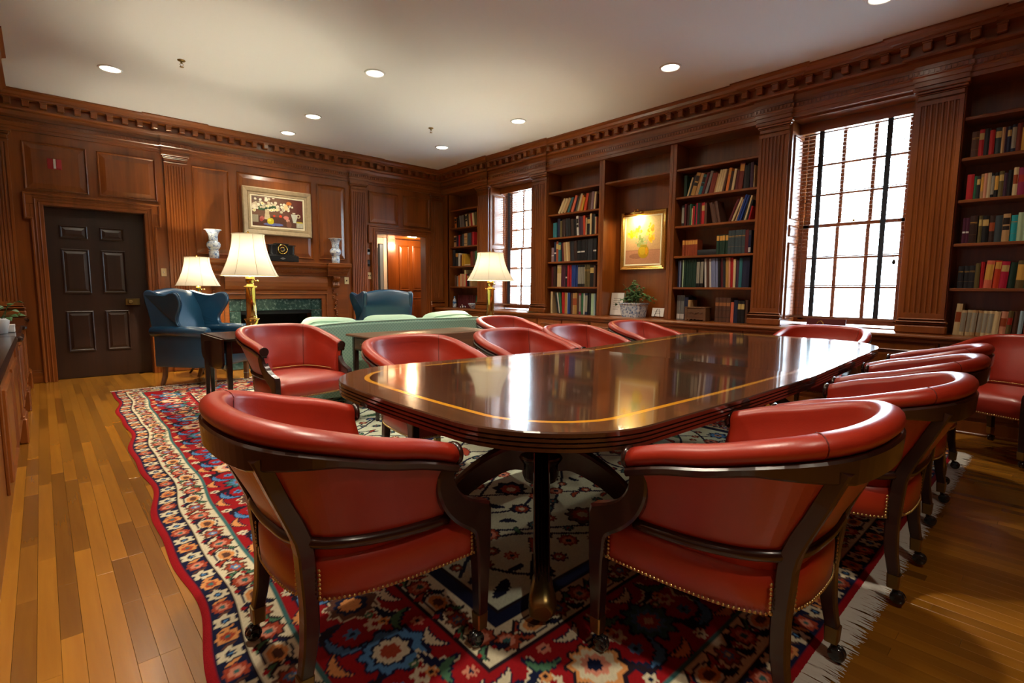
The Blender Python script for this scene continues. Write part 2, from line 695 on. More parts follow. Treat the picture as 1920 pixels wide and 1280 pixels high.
# --- wall behind the viewer
w = MB()
w.box(-0.85, 6.35, -3.0, -2.85, -0.014, ZC)
wall_front = struct(w.build('wall_front', wood_z))
FF = frame_M((0, -2.85, 0), (-1, 0, 0), (0, 0, 1), (0, 1, 0))
for k in range(5):
    raised_panel('panel', FF, -5.5 + k * 1.15, -4.5 + k * 1.15, 1.0, 2.75, wood_z, wall_front)

# --- cornices
PROF = [(0, 2.895), (.025, 2.895), (.025, 2.93), (.035, 2.935), (.035, 2.965), (.045, 2.975), (.045, 3.018), (.03, 3.028), (.03, 3.06), (.05, 3.10), (.10, 3.107), (.11, 3.122),
        (.11, 3.138), (.085, 3.142), (.085, 3.212), (.17, 3.215), (.17, 3.235), (.188, 3.243), (.205, 3.268), (.232, 3.284), (.232, 3.298), (0, 3.298)]
mod = MB()
mod.cbox(-0.031, 0.031, 3.146, 3.213, 0.088, 0.155, 0.006)
mod.box(-0.034, 0.034, 3.200, 3.213, 0.088, 0.163)
MODS = {}
egg = MB()
egg.ball((0, 0, 0), 0.0115, 0, 6, 4, 1.3)


def cornice(name, F, u0, u1, breaks, m, n0=0.0):
    b = MB(F)
    b.loft([[(u, v, n + n0) for n, v in PROF] for u in (u0, u1)])
    for a, c in breaks:
        e = 0.035
        b.loft([[(a - n, v, n + n0 + e) for n, v in PROF], [(c + n, v, n + n0 + e) for n, v in PROF]])
    t = struct(b.build(name, m))
    key = name
    mm = mod.mesh('modillion', m)
    mm.transform(F)
    mm.transform(Matrix.Translation(-F.translation))
    k = int((u1 - u0) / 0.148)
    for i in range(k):
        u = u0 + (i + 0.5) * (u1 - u0) / k
        e = 0.035 if any(a - 0.11 < u < c + 0.11 for a, c in breaks) else 0.0
        p = F @ Vector((u, 0, n0 + e))
        link('modillion', mm, t, p)
    s = MB(F)
    k = int((u1 - u0) / 0.036)
    for i in range(k):
        u = u0 + (i + 0.5) * (u1 - u0) / k
        e = 0.035 if any(a - 0.05 < u < c + 0.05 for a, c in breaks) else 0.0
        s.box(u - 0.011, u + 0.011, 2.983, 3.012, n0 + e + 0.045, n0 + e + 0.054)
        s.box(u - 0.0175, u - 0.0145, 2.983, 3.012, n0 + e + 0.045, n0 + e + 0.051)
    o = s.build('egg_and_dart', m, t)
    o['kind'] = 'stuff'
    return t


PIL_BACK = [(-0.43, -0.17), (1.29, 1.55), (3.875, 4.145), (5.45, 5.71)]
PIL_RIGHT = [(7.10, 6.80), (5.75, 5.44), (2.343, 2.05), (1.02, 0.71)]
cornice('trim_1', F_BACK, XL, XR + 0.02, PIL_BACK[1:3], wood_x)
cornice('trim_2', F_RIGHT, -8.2, 2.85, [(-a, -c) for a, c in PIL_RIGHT], wood_y, 0.02)
PIL_LEFT = [(5.1, 5.42), (6.42, 6.74)]
cornice('trim_3', F_LEFT, -2.85, 8.2, PIL_LEFT, wood_y)
# frieze beam above the bookcases
b = MB()
b.box(XR - 0.02, 6.05, -2.85, 8.2, 2.895, ZC)
struct(b.build('trim_4', wood_y))


# --- fluted pilasters
def pilaster(name, F, u0, u1, v0, m, n0=0.0, floor_base=False):
    w_ = u1 - u0
    t = 0.034
    b = MB(F)
    nf = 7
    mar = 0.022
    fw_ = (w_ - 2 * mar) / nf
    sec = [(u0, n0), (u0, n0 + t)]
    for k in range(nf):
        a = u0 + mar + k * fw_
        fl_ = fw_ * 0.16
        for j in range(7):
            q = PI * j / 6
            sec.append((a + fw_ / 2 - (fw_ / 2 - fl_) * math.cos(q), n0 + t - 0.011 * math.sin(q)))
    sec += [(u1, n0 + t), (u1, n0)]
    zb, zt = v0 + 0.15, 2.755
    b.loft([[(u, v, n) for u, n in sec] for v in (zb, zt)])
    # plain ends of the shaft
    b.box(u0 - .001, u1 + .001, v0 + 0.13, zb + 0.03, n0, n0 + t + .0015)
    b.box(u0 - .001, u1 + .001, zt - 0.012, zt + 0.02, n0, n0 + t + .0015)
    o = struct(b.build(name, m))
    bb = MB(F)
    for e, z0, z1 in ((0.028, 0, 0.075), (0.022, 0.075, 0.082), (0.030, 0.085, 0.112), (0.014, 0.112, 0.135)):
        bb.cbox(u0 - e, u1 + e, v0 + z0, v0 + z1, n0, n0 + t + e, min(0.012, (z1 - z0) * 0.42))
    bb.build('base', m, o)
    cc = MB(F)
    for e, z0, z1 in ((0.008, 2.775, 2.787), (0.002, 2.787, 2.828), (0.012, 2.828, 2.842), (0.020, 2.842, 2.862), (0.034, 2.862, 2.897)):
        cc.cbox(u0 - e, u1 + e, z0, z1, n0, n0 + t + e, min(0.006, (z1 - z0) * 0.42))
    cc.build('capital', m, o)
    return o


tn = 5
for (a, c), v0 in zip(PIL_BACK, (0.79, 0.0, 0.0, 0.79)):
    pilaster('trim_%d' % tn, F_BACK, a, c, v0, wood_z)
    tn += 1
for a, c in PIL_RIGHT:
    pilaster('trim_%d' % tn, F_RIGHT, -a, -c, 0.79, wood_z)
    tn += 1
for a, c in PIL_LEFT:
    pilaster('trim_%d' % tn, F_LEFT, a, c, 0.79, wood_z)
    tn += 1


# --- eared door casings
def casing(name, u0, u1, v1):
    b = MB(F_BACK)
    w_, ear = 0.115, 0.055
    # slab
    b.cbox(u0 - w_, u0, 0, v1, 0, 0.022, 0.003)
    b.cbox(u1, u1 + w_, 0, v1, 0, 0.022, 0.003)
    b.cbox(u0 - w_ - ear, u1 + w_ + ear, v1, v1 + 0.125, 0, 0.0225, 0.003)
    for s, e in ((-1, u0), (1, u1)):
        o_ = e + s * w_
        lo, hi = sorted((o_ + s * 0.0, o_ + s * ear))
        b.cbox(lo, hi, v1 - 0.17, v1, 0, 0.0222, 0.003)
        # raised outer bead: up the jamb, round the ear
        lo, hi = sorted((o_ - s * 0.022, o_ + s * 0.004))
        b.cbox(lo, hi, 0, v1 - 0.17, 0, 0.046, 0.007)
        lo, hi = sorted((o_ + s * ear - s * 0.022, o_ + s * ear + s * 0.004))
        b.cbox(lo, hi, v1 - 0.174, v1 + 0.129, 0, 0.0462, 0.007)
        lo, hi = sorted((o_ - s * 0.022, o_ + s * ear))
        b.cbox(lo, hi, v1 - 0.174, v1 - 0.15, 0, 0.045, 0.007)
        # middle and inner beads
        for d, th in ((0.066, 0.034), (0.03, 0.029)):
            lo, hi = sorted((e + s * d, e + s * (d + 0.017)))
            b.cbox(lo, hi, 0, v1 + d, 0, th, 0.006)
    for d, th in ((0.066, 0.0342), (0.03, 0.0292)):
        b.cbox(u0 - d - 0.017, u1 + d + 0.017, v1 + d, v1 + d + 0.017, 0, th, 0.006)
    b.cbox(u0 - w_ - ear - 0.004, u1 + w_ + ear + 0.004, v1 + 0.105, v1 + 0.131, 0, 0.0464, 0.007)
    # reveal lining
    b.box(u0 - 0.01, u0 + 0.004, 0, v1, -0.16, 0.004)
    b.box(u1 - 0.004, u1 + 0.01, 0, v1, -0.16, 0.004)
    b.box(u0, u1, v1 - 0.004, v1 + 0.01, -0.16, 0.004)
    return struct(b.build(name, wood_z))


casing('trim_%d' % tn, *D1); tn += 1
casing('trim_%d' % tn, *D2); tn += 1

# --- closed six-panel door on the left
b = MB(F_BACK)
b.box(D1[0] + 0.005, D1[1] - 0.005, 0.006, D1[2] - 0.006, -0.158, -0.125)
door_1 = struct(b.build('door_1', door_wood))
for u0, u1 in ((0.205, 0.470), (0.585, 0.832)):
    for v0, v1 in ((1.725, 1.885), (1.06, 1.60), (0.335, 0.84)):
        raised_panel('panel', F_BACK, u0, u1, v0, v1, door_wood, door_1, n0=-0.125, mould=0.02, field=0.03, depth=0.012)
b = MB(F_BACK)
b.cbox(0.80, 0.955, 0.905, 0.99, -0.125, -0.10, 0.003)
lock = b.build('rim_lock', old_brass, door_1)
b = MB(frame_M((0.845, YB + 0.10, 0.95), (1, 0, 0), (0, 0, 1), (0, -1, 0)))
b.lathe([(0.010, 0), (0.010, 0.03), (0.026, 0.04), (0.028, 0.055), (0.016, 0.066)], n=12)
b.build('door_knob', old_brass, door_1)

# --- vestibule behind the right doorway with an inner panelled door
b = MB()
b.box(4.10, 4.25, 8.36, 10.9, -0.014, 2.6)
b.box(6.35, 6.50, 8.36, 10.9, -0.014, 2.6)
b.box(4.10, 6.50, 10.75, 10.9, -0.014, 2.6)
b.box(4.10, 6.50, 8.36, 10.9, 2.45, 2.6)
struct(b.build('wall_hall', grey_t))
b = MB()
b.box(4.25, 6.35, 8.36, 9.36, 2.14, 2.44)
struct(b.build('trim_%d' % tn, wood_x)); tn += 1
b = MB()
b.box(5.14, 5.31, 9.26, 9.40, 0, 2.14)
b.box(6.10, 6.35, 9.26, 9.40, 0, 2.14)
struct(b.build('trim_%d' % tn, wood_z)); tn += 1
b = MB()
b.cbox(5.05, 5.14, 9.28, 9.42, 0, 2.14, 0.006)
b.cbox(4.25, 4.40, 9.28, 9.42, 0, 2.14, 0.006)
b.cbox(4.40, 5.05, 9.28, 9.42, 2.02, 2.14, 0.006)
struct(b.build('trim_%d' % tn, white_t)); tn += 1
FH = frame_M((0, 9.32, 0), (1, 0, 0), (0, 0, 1), (0, -1, 0))
b = MB(FH)
b.box(5.31, 6.10, 0.005, 2.13, -0.045, 0)
door_2 = struct(b.build('door_2', wood_z))
for u0, u1 in ((5.42, 5.665), (5.74, 5.985)):
    for v0, v1 in ((1.10, 2.02), (0.22, 0.95)):
        raised_panel('panel', FH, u0, u1, v0, v1, wood_z, door_2, mould=0.02, field=0.03, depth=0.012)
b = MB(frame_M((5.365, 9.32, 1.0), (1, 0, 0), (0, 0, 1), (0, -1, 0)))
b.lathe([(0.010, 0), (0.010, 0.03), (0.026, 0.04), (0.028, 0.055), (0.016, 0.066)], n=12)
b.build('door_knob', brass, door_2)

# --- baseboards
b = MB(F_BACK)
for u0, u1 in ((XL, D1[0] - 0.115), (D1[1] + 0.115, 1.62), (3.78, D2[0] - 0.115), (D2[1] + 0.115, XR)):
    b.cbox(u0, u1, 0, 0.13, 0, 0.018, 0.004)
    b.cbox(u0, u1, 0.13, 0.155, 0, 0.012, 0.004)
struct(b.build('baseboard_back', wood_x))


# --- windows: nine over nine sashes
def window(name, F, u0, u1, nn, jamb=True):
    v0, v1 = WZ0 + 0.02, WZ1
    b = MB(F)
    d = nn
    b.box(u0, u0 + 0.045, v0, v1, d - 0.12, d, 0)
    b.box(u1 - 0.045, u1, v0, v1, d - 0.12, d, 0)
    b.box(u0, u1, v1 - 0.045, v1, d - 0.12, d, 0)
    b.box(u0, u1, v0, v0 + 0.03, d - 0.13, d + 0.01, 0)
    o = struct(b.build(name, wood_z))
    vm = (v0 + v1) / 2 - 0.01
    for sash_d, a, c in ((d - 0.085, vm - 0.02, v1 - 0.045), (d - 0.045, v0 + 0.03, vm + 0.02)):
        s = MB(F)
        x0, x1 = u0 + 0.045, u1 - 0.045
        st, t = 0.055, 0.036
        s.box(x0, x0 + st, a, c, sash_d, sash_d + t)
        s.box(x1 - st, x1, a, c, sash_d, sash_d + t)
        s.box(x0, x1, a, a + 0.045, sash_d, sash_d + t)
        s.box(x0, x1, c - 0.04, c, sash_d, sash_d + t)
        ix0, ix1, iz0, iz1 = x0 + st, x1 - st, a + 0.045, c - 0.04
        mt = 0.034
        for k in (1, 2):
            xm = ix0 + (ix1 - ix0) * k / 3
            s.cbox(xm - mt / 2, xm + mt / 2, iz0, iz1, sash_d + 0.004, sash_d + t - 0.004, 0.004)
            zm = iz0 + (iz1 - iz0) * k / 3
            s.cbox(ix0, ix1, zm - mt / 2, zm + mt / 2, sash_d + 0.0042, sash_d + t - 0.0042, 0.004)
        so = s.build('sash', wood_z, o)
        pw, ph = (ix1 - ix0) / 3, (iz1 - iz0) / 3
        pb = MB(F.to_3x3().to_4x4())
        pb.box(-pw / 2 + 0.008, pw / 2 - 0.008, -ph / 2 + 0.008, ph / 2 - 0.008, -0.0015, 0.0015)
        pm = pb.mesh('pane', glass_m)
        for i in range(3):
            for j in range(3):
                link('pane', pm, so, F @ Vector((ix0 + (i + .5) * pw, iz0 + (j + .5) * ph, sash_d + t / 2)))
        if c > vm + 0.3 and a < vm:  # meeting-rail latch
            l = MB(F)
            l.cbox((x0 + x1) / 2 - 0.03, (x0 + x1) / 2 + 0.03, vm + 0.02, vm + 0.035, sash_d + 0.03, sash_d + 0.06, 0.004)
            l.ball(((x0 + x1) / 2, vm + 0.042, sash_d + 0.05), 0.011)
            l.build('sash_latch', old_brass, o)
    return o


window('window_1', F_RIGHT, -2.04, -1.04, -0.36)
window('window_2', F_RIGHT, -6.77, -5.77, -0.36)
# lined reveals of the right-hand windows
for (y0, y1) in ((1.02, 2.05), (5.75, 6.80)):
    b = MB()
    b.box(XR, 6.07, y0 - 0.006, y0 + 0.022, 0.79, 2.90)
    b.box(XR, 6.07, y1 - 0.022, y1 + 0.006, 0.79, 2.90)
    b.box(XR + 0.01, 6.07, y0, y1, 2.872, 2.895)
    t = struct(b.build('trim_%d' % tn, wood_z)); tn += 1
    FJ = frame_M((0, y1 - 0.022, 0), (1, 0, 0), (0, 0, 1), (0, -1, 0))
    for v0, v1 in ((0.86, 1.66), (1.72, 1.84), (1.90, 2.74)):
        raised_panel('panel', FJ, XR + 0.05, 6.03, v0, v1, wood_z, t, mould=0.012, field=0.02, depth=0.008)
    FJ = frame_M((0, y0 + 0.022, 0), (-1, 0, 0), (0, 0, 1), (0, 1, 0))
    for v0, v1 in ((0.86, 1.66), (1.72, 1.84), (1.90, 2.74)):
        raised_panel('panel', FJ, -6.03, -XR - 0.05, v0, v1, wood_z, t, mould=0.012, field=0.02, depth=0.008)

# ================================================================== fitted joinery on the right wall
SHELF = (1.19, 1.565, 1.925, 2.268, 2.597)   # upper faces of the shelves
LZ = 0.79
BAYS = [  # name key, y high (left in view), y low, label
    ('corner', 7.982, 7.105, 'tall fitted bookcase in the room corner, left of the far window'),
    ('far', 5.437, 4.473, 'tall fitted bookcase between the far window and the flower painting'),
    ('picture', 4.384, 3.405, 'fitted bookcase bay with the framed flower painting and potted plant'),
    ('middle', 3.315, 2.345, 'fitted bookcase between the flower painting and the large window'),
    ('near', 0.700, -0.28, 'fitted bookcase right of the large window, behind the standing chair'),
]
for key, ya, yb, lab in BAYS:
    t = thing('bookcase', lab, 'bookcase', (XR, (ya + yb) / 2, LZ), 0, 'fitted bookcases along the window wall')
    o0 = -Vector((XR, (ya + yb) / 2, LZ))
    T = Matrix.Translation(o0)
    gap = 0.044
    for yy in ((ya, ya + gap), (yb - gap, yb)):
        b = MB(T)
        b.cbox(XR, 6.02, yy[0], yy[1], LZ, 2.895, 0.003)
        b.build('side_panel', wood_z, t)
    b = MB(T)
    b.box(6.02, 6.048, yb - gap, ya + gap, LZ, 2.895)
    b.build('back_panel', dk_wood if False else wood_z, t)
    zs = SHELF if key != 'picture' else (SHELF[4],)
    for z in zs:
        b = MB(T)
        b.cbox(XR + 0.012, 6.02, yb, ya, z - 0.026, z, 0.004)
        b.build('shelf', wood_y, t)

# long ledge that caps the base cabinets and forms the window sills
t = thing('window_ledge', 'long dark wooden ledge running under the bookcases and windows', 'ledge', (5.62, 3.0, 0.79))
b = MB(Matrix.Translation((-5.62, -3.0, -0.79)))
sec = [(6.05, .755), (5.50, .755), (5.492, .762), (5.488, .772), (5.492, .783), (5.50, .79), (6.05, .79)]
b.loft([[(x, y, z) for x, z in sec] for y in (-2.85, 8.2)])
b.build('ledge_board', wood_y, t)
b = MB(Matrix.Translation((-5.62, -3.0, -0.79)))
b.cbox(5.508, 5.54, -2.85, 8.2, 0.725, 0.755, 0.006)
b.build('bed_moulding', wood_y, t)

# base cabinets
CABS = [
    (8.19, 7.10, 'low panelled base cabinet in the corner under the corner bookcase'),
    (7.09, 5.44, 'low panelled base cabinet under the small far window'),
    (5.43, 4.43, 'low panelled base cabinet under the bookcase beside the far window'),
    (4.42, 3.36, 'low panelled base cabinet under the potted plant and flower painting'),
    (3.35, 2.345, 'low panelled base cabinet under the bookcase with the carved box'),
    (2.335, 0.71, 'low panelled base cabinet under the large near window'),
    (0.70, -0.30, 'low panelled base cabinet behind the standing red chair'),
]
knob = MB(frame_M((0, 0, 0), (0, -1, 0), (0, 0, 1), (-1, 0, 0)))
knob.lathe([(0.005, 0), (0.005, 0.012), (0.012, 0.018), (0.011, 0.026), (0.004, 0.03)], n=10)
knob_me = knob.mesh('knob', old_brass)
for ya, yb, lab in CABS:
    t = thing('base_cabinet', lab, 'cabinet', (5.70, (ya + yb) / 2, 0), 0, 'base cabinets below the ledge')
    T = Matrix.Translation((-5.70, -(ya + yb) / 2, 0))
    b = MB(T)
    b.box(5.53, 6.04, yb, ya, 0.0, 0.725)
    b.box(5.515, 5.53, yb, ya, 0.0, 0.11)
    b.build('carcass', wood_z, t)
    n = 3 if ya - yb > 1.4 else 2
    wd = (ya - yb - 0.02) / n
    for k in range(n):
        y1 = ya - 0.01 - k * wd
        y0 = y1 - wd
        FD = T @ frame_M((5.53, 0, 0), (0, -1, 0), (0, 0, 1), (-1, 0, 0))
        b = MB(FD)
        b.cbox(-y1 + 0.012, -y0 - 0.012, 0.14, 0.705, 0, 0.016, 0.003)
        d = b.build('door', wood_z, t)
        raised_panel('panel', FD, -y1 + 0.06, -y0 - 0.06, 0.19, 0.655, wood_z, d, n0=0.016, mould=0.014, field=0.03, depth=0.010)
        link('knob', knob_me, d, T @ Vector((5.514, (y1 - 0.035) if k % 2 else (y0 + 0.035), 0.45)))
b = MB()
b.cbox(5.498, 5.53, -2.85, 8.2, 0.0, 0.02, 0.006)
struct(b.build('baseboard_right', wood_y))

# left wall: low cabinet, ledge and pedestals
t = thing('left_ledge', 'dark wooden ledge along the left wall beside the closed door', 'ledge', (XL, 4, 0.79))
b = MB(Matrix.Translation((-XL, -4, -0.79)))
b.cbox(XL, -0.145, -2.8, 8.19, 0.75, 0.79, 0.012)
for a, c in ((5.08, 5.44), (6.40, 6.76), (7.78, 8.19)):
    b.cbox(XL, -0.118, a, c, 0.7505, 0.791, 0.012)
b.build('ledge_board', dk_wood, t)
t = thing('base_cabinet', 'low panelled cabinet along the left wall beside the closed door', 'cabinet', (XL, 4, 0))
T = Matrix.Translation((-XL, -4, 0))
b = MB(T)
b.box(XL, -0.185, -2.8, 8.19, 0, 0.749)
b.build('carcass', wood_z, t)
for a, c in ((5.1, 5.42), (6.42, 6.74), (7.80, 8.10)):
    b = MB(T)
    b.cbox(-0.187, -0.160, a, c, 0.2, 0.749, 0.004)
    b.cbox(-0.187, -0.135, a - 0.015, c + 0.015, 0.0, 0.185, 0.008)
    b.cbox(-0.187, -0.148, a - 0.008, c + 0.008, 0.185, 0.205, 0.006)
    b.build('pedestal', wood_z, t)
FD = T @ frame_M((-0.185, 0, 0), (0, 1, 0), (0, 0, 1), (1, 0, 0))
for y0, y1 in ((6.8, 7.25), (7.3, 7.75), (5.48, 5.92), (5.95, 6.38), (3.4, 4.2), (4.25, 5.05)):
    b = MB(FD)
    b.cbox(y0, y1, 0.14, 0.70, 0, 0.014, 0.003)
    d = b.build('door', wood_z, t)
    raised_panel('panel', FD, y0 + 0.05, y1 - 0.05, 0.19, 0.65, wood_z, d, n0=0.014, mould=0.014, field=0.03, depth=0.010)
b = MB(FD)
b.cbox(5.0, 5.075, 0.50, 0.60, 0.0, 0.02, 0.002)
b.build('vent_plate', metal_g, t)

# ================================================================== unseen black board added behind the shut door to stop light leaks
b = MB()
b.box(0.0, 1.15, 8.362, 8.40, -0.014, 2.3)
b.build('light_leak_block', black_m, wall_back)

# ================================================================== ceiling lamps
can_ring = MB()
can_ring.lathe([(0.083, -0.004), (0.086, -0.010), (0.100, -0.008), (0.104, 0.0), (0.083, 0.0)], n=28, cap=False)
can_ring_me = can_ring.mesh('trim_ring', white_p)
can_face = MB()
can_face.lathe([(0.0005, -0.002), (0.083, -0.002), (0.083, 0.0), (0.0005, 0.0)], n=28)
can_face_me = can_face.mesh('lamp_face', bulb_m)
CANS = [((0.648, 6.625), 'recessed ceiling light above the closed dark door'),
        ((2.668, 6.635), 'recessed ceiling light between the fireplace and the middle of the ceiling'),
        ((2.685, 7.575), 'recessed ceiling light closest to the painting above the mantel'),
        ((2.61, 4.897), 'large round recessed ceiling light in the middle of the ceiling'),
        ((4.661, 6.674), 'recessed ceiling light by the room corner, above the right doorway'),
        ((4.66, 4.972), 'recessed ceiling light in front of the bookcase beside the far window'),
        ((4.624, 2.789), 'recessed ceiling light in front of the bookcase left of the large window'),
        ((4.67, 1.10), 'recessed ceiling light cut by the top of the picture before the large window')]
HID = [(0.65, 4.9), (0.65, 2.8), (0.65, 1.0), (2.65, 2.8), (0.65, -0.9)]
for i, ((x, y), lab) in enumerate(CANS + [(p, None) for p in HID]):
    if lab:
        t = thing('recessed_light', lab, 'ceiling light', (x, y, ZC), 0, 'recessed ceiling lights')
        link('trim_ring', can_ring_me, t)
        link('lamp_face', can_face_me, t)
    l = bpy.data.lights.new('downlight', 'SPOT')
    l.energy = CAN_W * {(0.65, 4.9): 0.6, (0.65, 2.8): 1.7, (0.65, 1.0): 1.7}.get((x, y), 1.0)
    l.color = (1.0, 0.87, 0.68)
    l.spot_size = math.radians(125)
    l.spot_blend = 0.9
    l.shadow_soft_size = 0.07
    o = bpy.data.objects.new('downlight', l)
    COL.objects.link(o)
    o.location = (x, y, ZC - 0.02)

for (x, y), lab in (((1.127, 5.91), 'small brass sprinkler head under the ceiling near the closed door'),
                    ((4.008, 5.998), 'small brass sprinkler head under the ceiling near the far window')):
    t = thing('ceiling_sprinkler', lab, 'sprinkler', (x, y, ZC), 0, 'ceiling sprinklers')
    b = MB()
    b.lathe([(0.034, 0), (0.034, -0.005), (0.022, -0.012), (0.008, -0.014)], n=14)
    b.build('escutcheon', old_brass, t)
    b = MB()
    b.lathe([(0.008, -0.012), (0.008, -0.03), (0.004, -0.032)], n=8)
    for s in (-1, 1):
        b.tube([(s * 0.008, 0, -0.026), (s * 0.014, 0, -0.040), (s * 0.004, 0, -0.058)], 0.0025, 6)
    b.lathe([(0.004, -0.056), (0.018, -0.060), (0.018, -0.063), (0.002, -0.064)], n=12)
    b.build('sprinkler_body', old_brass, t)

# light in the little hall behind the right doorway
l = bpy.data.lights.new('hall_lamp', 'POINT')
l.energy = HALL_W
l.color = (1.0, 0.66, 0.36)
l.shadow_soft_size = 0.08
o = bpy.data.objects.new('hall_lamp', l)
COL.objects.link(o)
o.location = (5.45, 8.85, 2.02)
l = bpy.data.lights.new('hall_lamp', 'POINT')
l.energy = 8
l.color = (1.0, 0.92, 0.8)
l.shadow_soft_size = 0.1
o = bpy.data.objects.new('hall_lamp', l)
COL.objects.link(o)
o.location = (4.7, 9.9, 2.1)

# ================================================================== the rug
RUG_C = ((0.262, 0.455), (4.82, 0.455), (5.00, 6.965), (0.495, 6.965))   # near-left, near-right, far-right, far-left
RW, RL = 4.55, 6.50
NX, NY = 600, 860
DXY = RW / NX


def lc(*c):
    return np.array([lin(a) for a in c])


C_RED, C_NAVY, C_CREAM, C_BLUE, C_TEAL = lc(146, 22, 28), lc(24, 30, 58), lc(206, 196, 166), lc(78, 128, 176), lc(60, 104, 104)
C_RUST, C_ORANGE, C_GREEN, C_BROWN, C_MINT = lc(158, 66, 44), lc(208, 142, 84), lc(72, 112, 84), lc(92, 60, 48), lc(206, 214, 190)
C_PINK, C_DK = lc(206, 134, 110), lc(36, 26, 34)
img = np.zeros((NY + 1, NX + 1, 3))
GX, GY = np.meshgrid(np.linspace(0, RW, NX + 1), np.linspace(0, RL, NY + 1))
dedge = np.minimum(np.minimum(GX, RW - GX), np.minimum(GY, RL - GY))
img[:] = C_MINT
for lim, c in ((0.845, C_DK), (0.83, C_NAVY), (0.775, C_CREAM), (0.768, C_CREAM), (0.645, C_DK), (0.632, C_RED), (0.262, C_TEAL), (0.248, C_CREAM), (0.120, C_DK), (0.112, C_NAVY), (0.030, C_DK), (0.024, C_RED)):
    img[dedge < lim] = c


def window_of(cx, cy, R):
    i0, i1 = max(0, int((cx - R) / DXY)), min(NX, int((cx + R) / DXY) + 1)
    j0, j1 = max(0, int((cy - R) / (RL / NY))), min(NY, int((cy + R) / (RL / NY)) + 1)
    return slice(j0, j1 + 1), slice(i0, i1 + 1)


def flower(cx, cy, R, lobes, cols, ang=0.0, amp=0.18, asp=1.0):
    sl = window_of(cx, cy, R * 1.35 * max(1, asp))
    x, y = GX[sl] - cx, GY[sl] - cy
    ca, sa = math.cos(ang), math.sin(ang)
    a, b_ = (x * ca + y * sa) / asp, -x * sa + y * ca
    r = np.hypot(a, b_)
    th = np.arctan2(b_, a)
    edge = R * (1 + amp * np.cos(lobes * th))
    for f, c in cols:
        img[sl][r < edge * f] = c


def palmette(cx, cy, R, cols, ang):
    """pointed, feathered blossom"""
    sl = window_of(cx, cy, R * 1.6)
    x, y = GX[sl] - cx, GY[sl] - cy
    ca, sa = math.cos(ang), math.sin(ang)
    a, b_ = x * ca + y * sa, -x * sa + y * ca
    th = np.arctan2(b_, a)
    r = np.hypot(a, b_)
    edge = R * (0.80 + 0.34 * np.abs(np.cos(th / 2)) ** 3 + 0.10 * np.cos(9 * th))
    for f, c in cols:
        img[sl][r < edge * f] = c


def leafm(cx, cy, L, Wd, ang, curl, c, oc):
    sl = window_of(cx, cy, L)
    x, y = GX[sl] - cx, GY[sl] - cy
    ca, sa = math.cos(ang), math.sin(ang)
    a, b_ = x * ca + y * sa, -x * sa + y * ca
    t = a / L
    b2 = b_ - curl * L * (t * t * 4 - 0.5)
    half = Wd * np.clip(1 - (2 * t) ** 2, 0, 1) * (0.8 + 0.2 * np.cos(t * 40))
    ins = np.abs(t) < 0.5
    img[sl][ins & (np.abs(b2) < half + 0.008)] = oc
    img[sl][ins & (np.abs(b2) < half)] = c


def vine(P, wd, c):
    for (x, y) in P:
        sl = window_of(x, y, wd)
        img[sl][np.hypot(GX[sl] - x, GY[sl] - y) < wd] = c


rr = random.Random(11)
# field: mirrored scrolling vines and blossoms
f0 = 0.86
hw, hl = RW / 2, RL / 2
curves = []
for k in range(5):
    ph = k * 1.3
    pts = [(f0 + (hw - f0) * (0.5 + 0.42 * math.sin(t * 3.1 + ph)) , f0 + (hl - f0) * t / 2.0 * 1.0) for t in np.linspace(0, 2.0, 420)]
    curves.append(pts)
    pts = [(f0 + (hw - f0) * t / 2.0, f0 + (hl - f0) * (k + 0.5) / 5 + 0.16 * math.sin(t * 4 + ph)) for t in np.linspace(0, 2.0, 420)]
    curves.append(pts)


def mirror4(x, y):
    return ((x, y, 1, 1), (RW - x, y, -1, 1), (x, RL - y, 1, -1), (RW - x, RL - y, -1, -1))


for c in curves:
    for x, y in c:
        for X, Y, _, _ in mirror4(x, y):
            sl = window_of(X, Y, 0.010)
            img[sl][np.hypot(GX[sl] - X, GY[sl] - Y) < 0.009] = C_NAVY
placed = []
for tries in range(5000):
    x, y = rr.uniform(f0 + 0.03, hw), rr.uniform(f0 + 0.03, hl)
    R = rr.choice([0.10, 0.085, 0.06, 0.05, 0.04, 0.035, 0.03])
    if all((x - a) ** 2 + (y - b_) ** 2 > (R + c_ + 0.018) ** 2 for a, b_, c_ in placed):
        placed.append((x, y, R))
for x, y, R in placed:
    if x - R < f0 or y - R < f0:
        R = min(R, x - f0, y - f0)
        if R < 0.015:
            continue
    kind = rr.random()
    ang = rr.uniform(0, 2 * PI)
    a1, a2, a3 = rr.choice([(C_NAVY, C_RUST, C_CREAM), (C_RUST, C_PINK, C_NAVY), (C_NAVY, C_BLUE, C_ORANGE), (C_BROWN, C_RUST, C_CREAM), (C_NAVY, C_TEAL, C_RUST)])
    cu = rr.uniform(-.25, .25)
    for X, Y, sx, sy in mirror4(x, y):
        an = math.atan2(sy * math.sin(ang), sx * math.cos(ang))
        if kind < 0.36:
            palmette(X, Y, R, [(1.0, C_DK), (0.88, a1), (0.62, a2), (0.30, a3)], an)
        elif kind < 0.66:
            flower(X, Y, R * .9, 8, [(1.0, a1), (0.72, a2), (0.36, a3), (0.15, C_NAVY)], an, 0.16)
        else:
            leafm(X, Y, R * 2.2, R * .38, an, cu * sx * sy, rr.choice([C_NAVY, C_RUST, C_GREEN, C_NAVY]), C_NAVY)


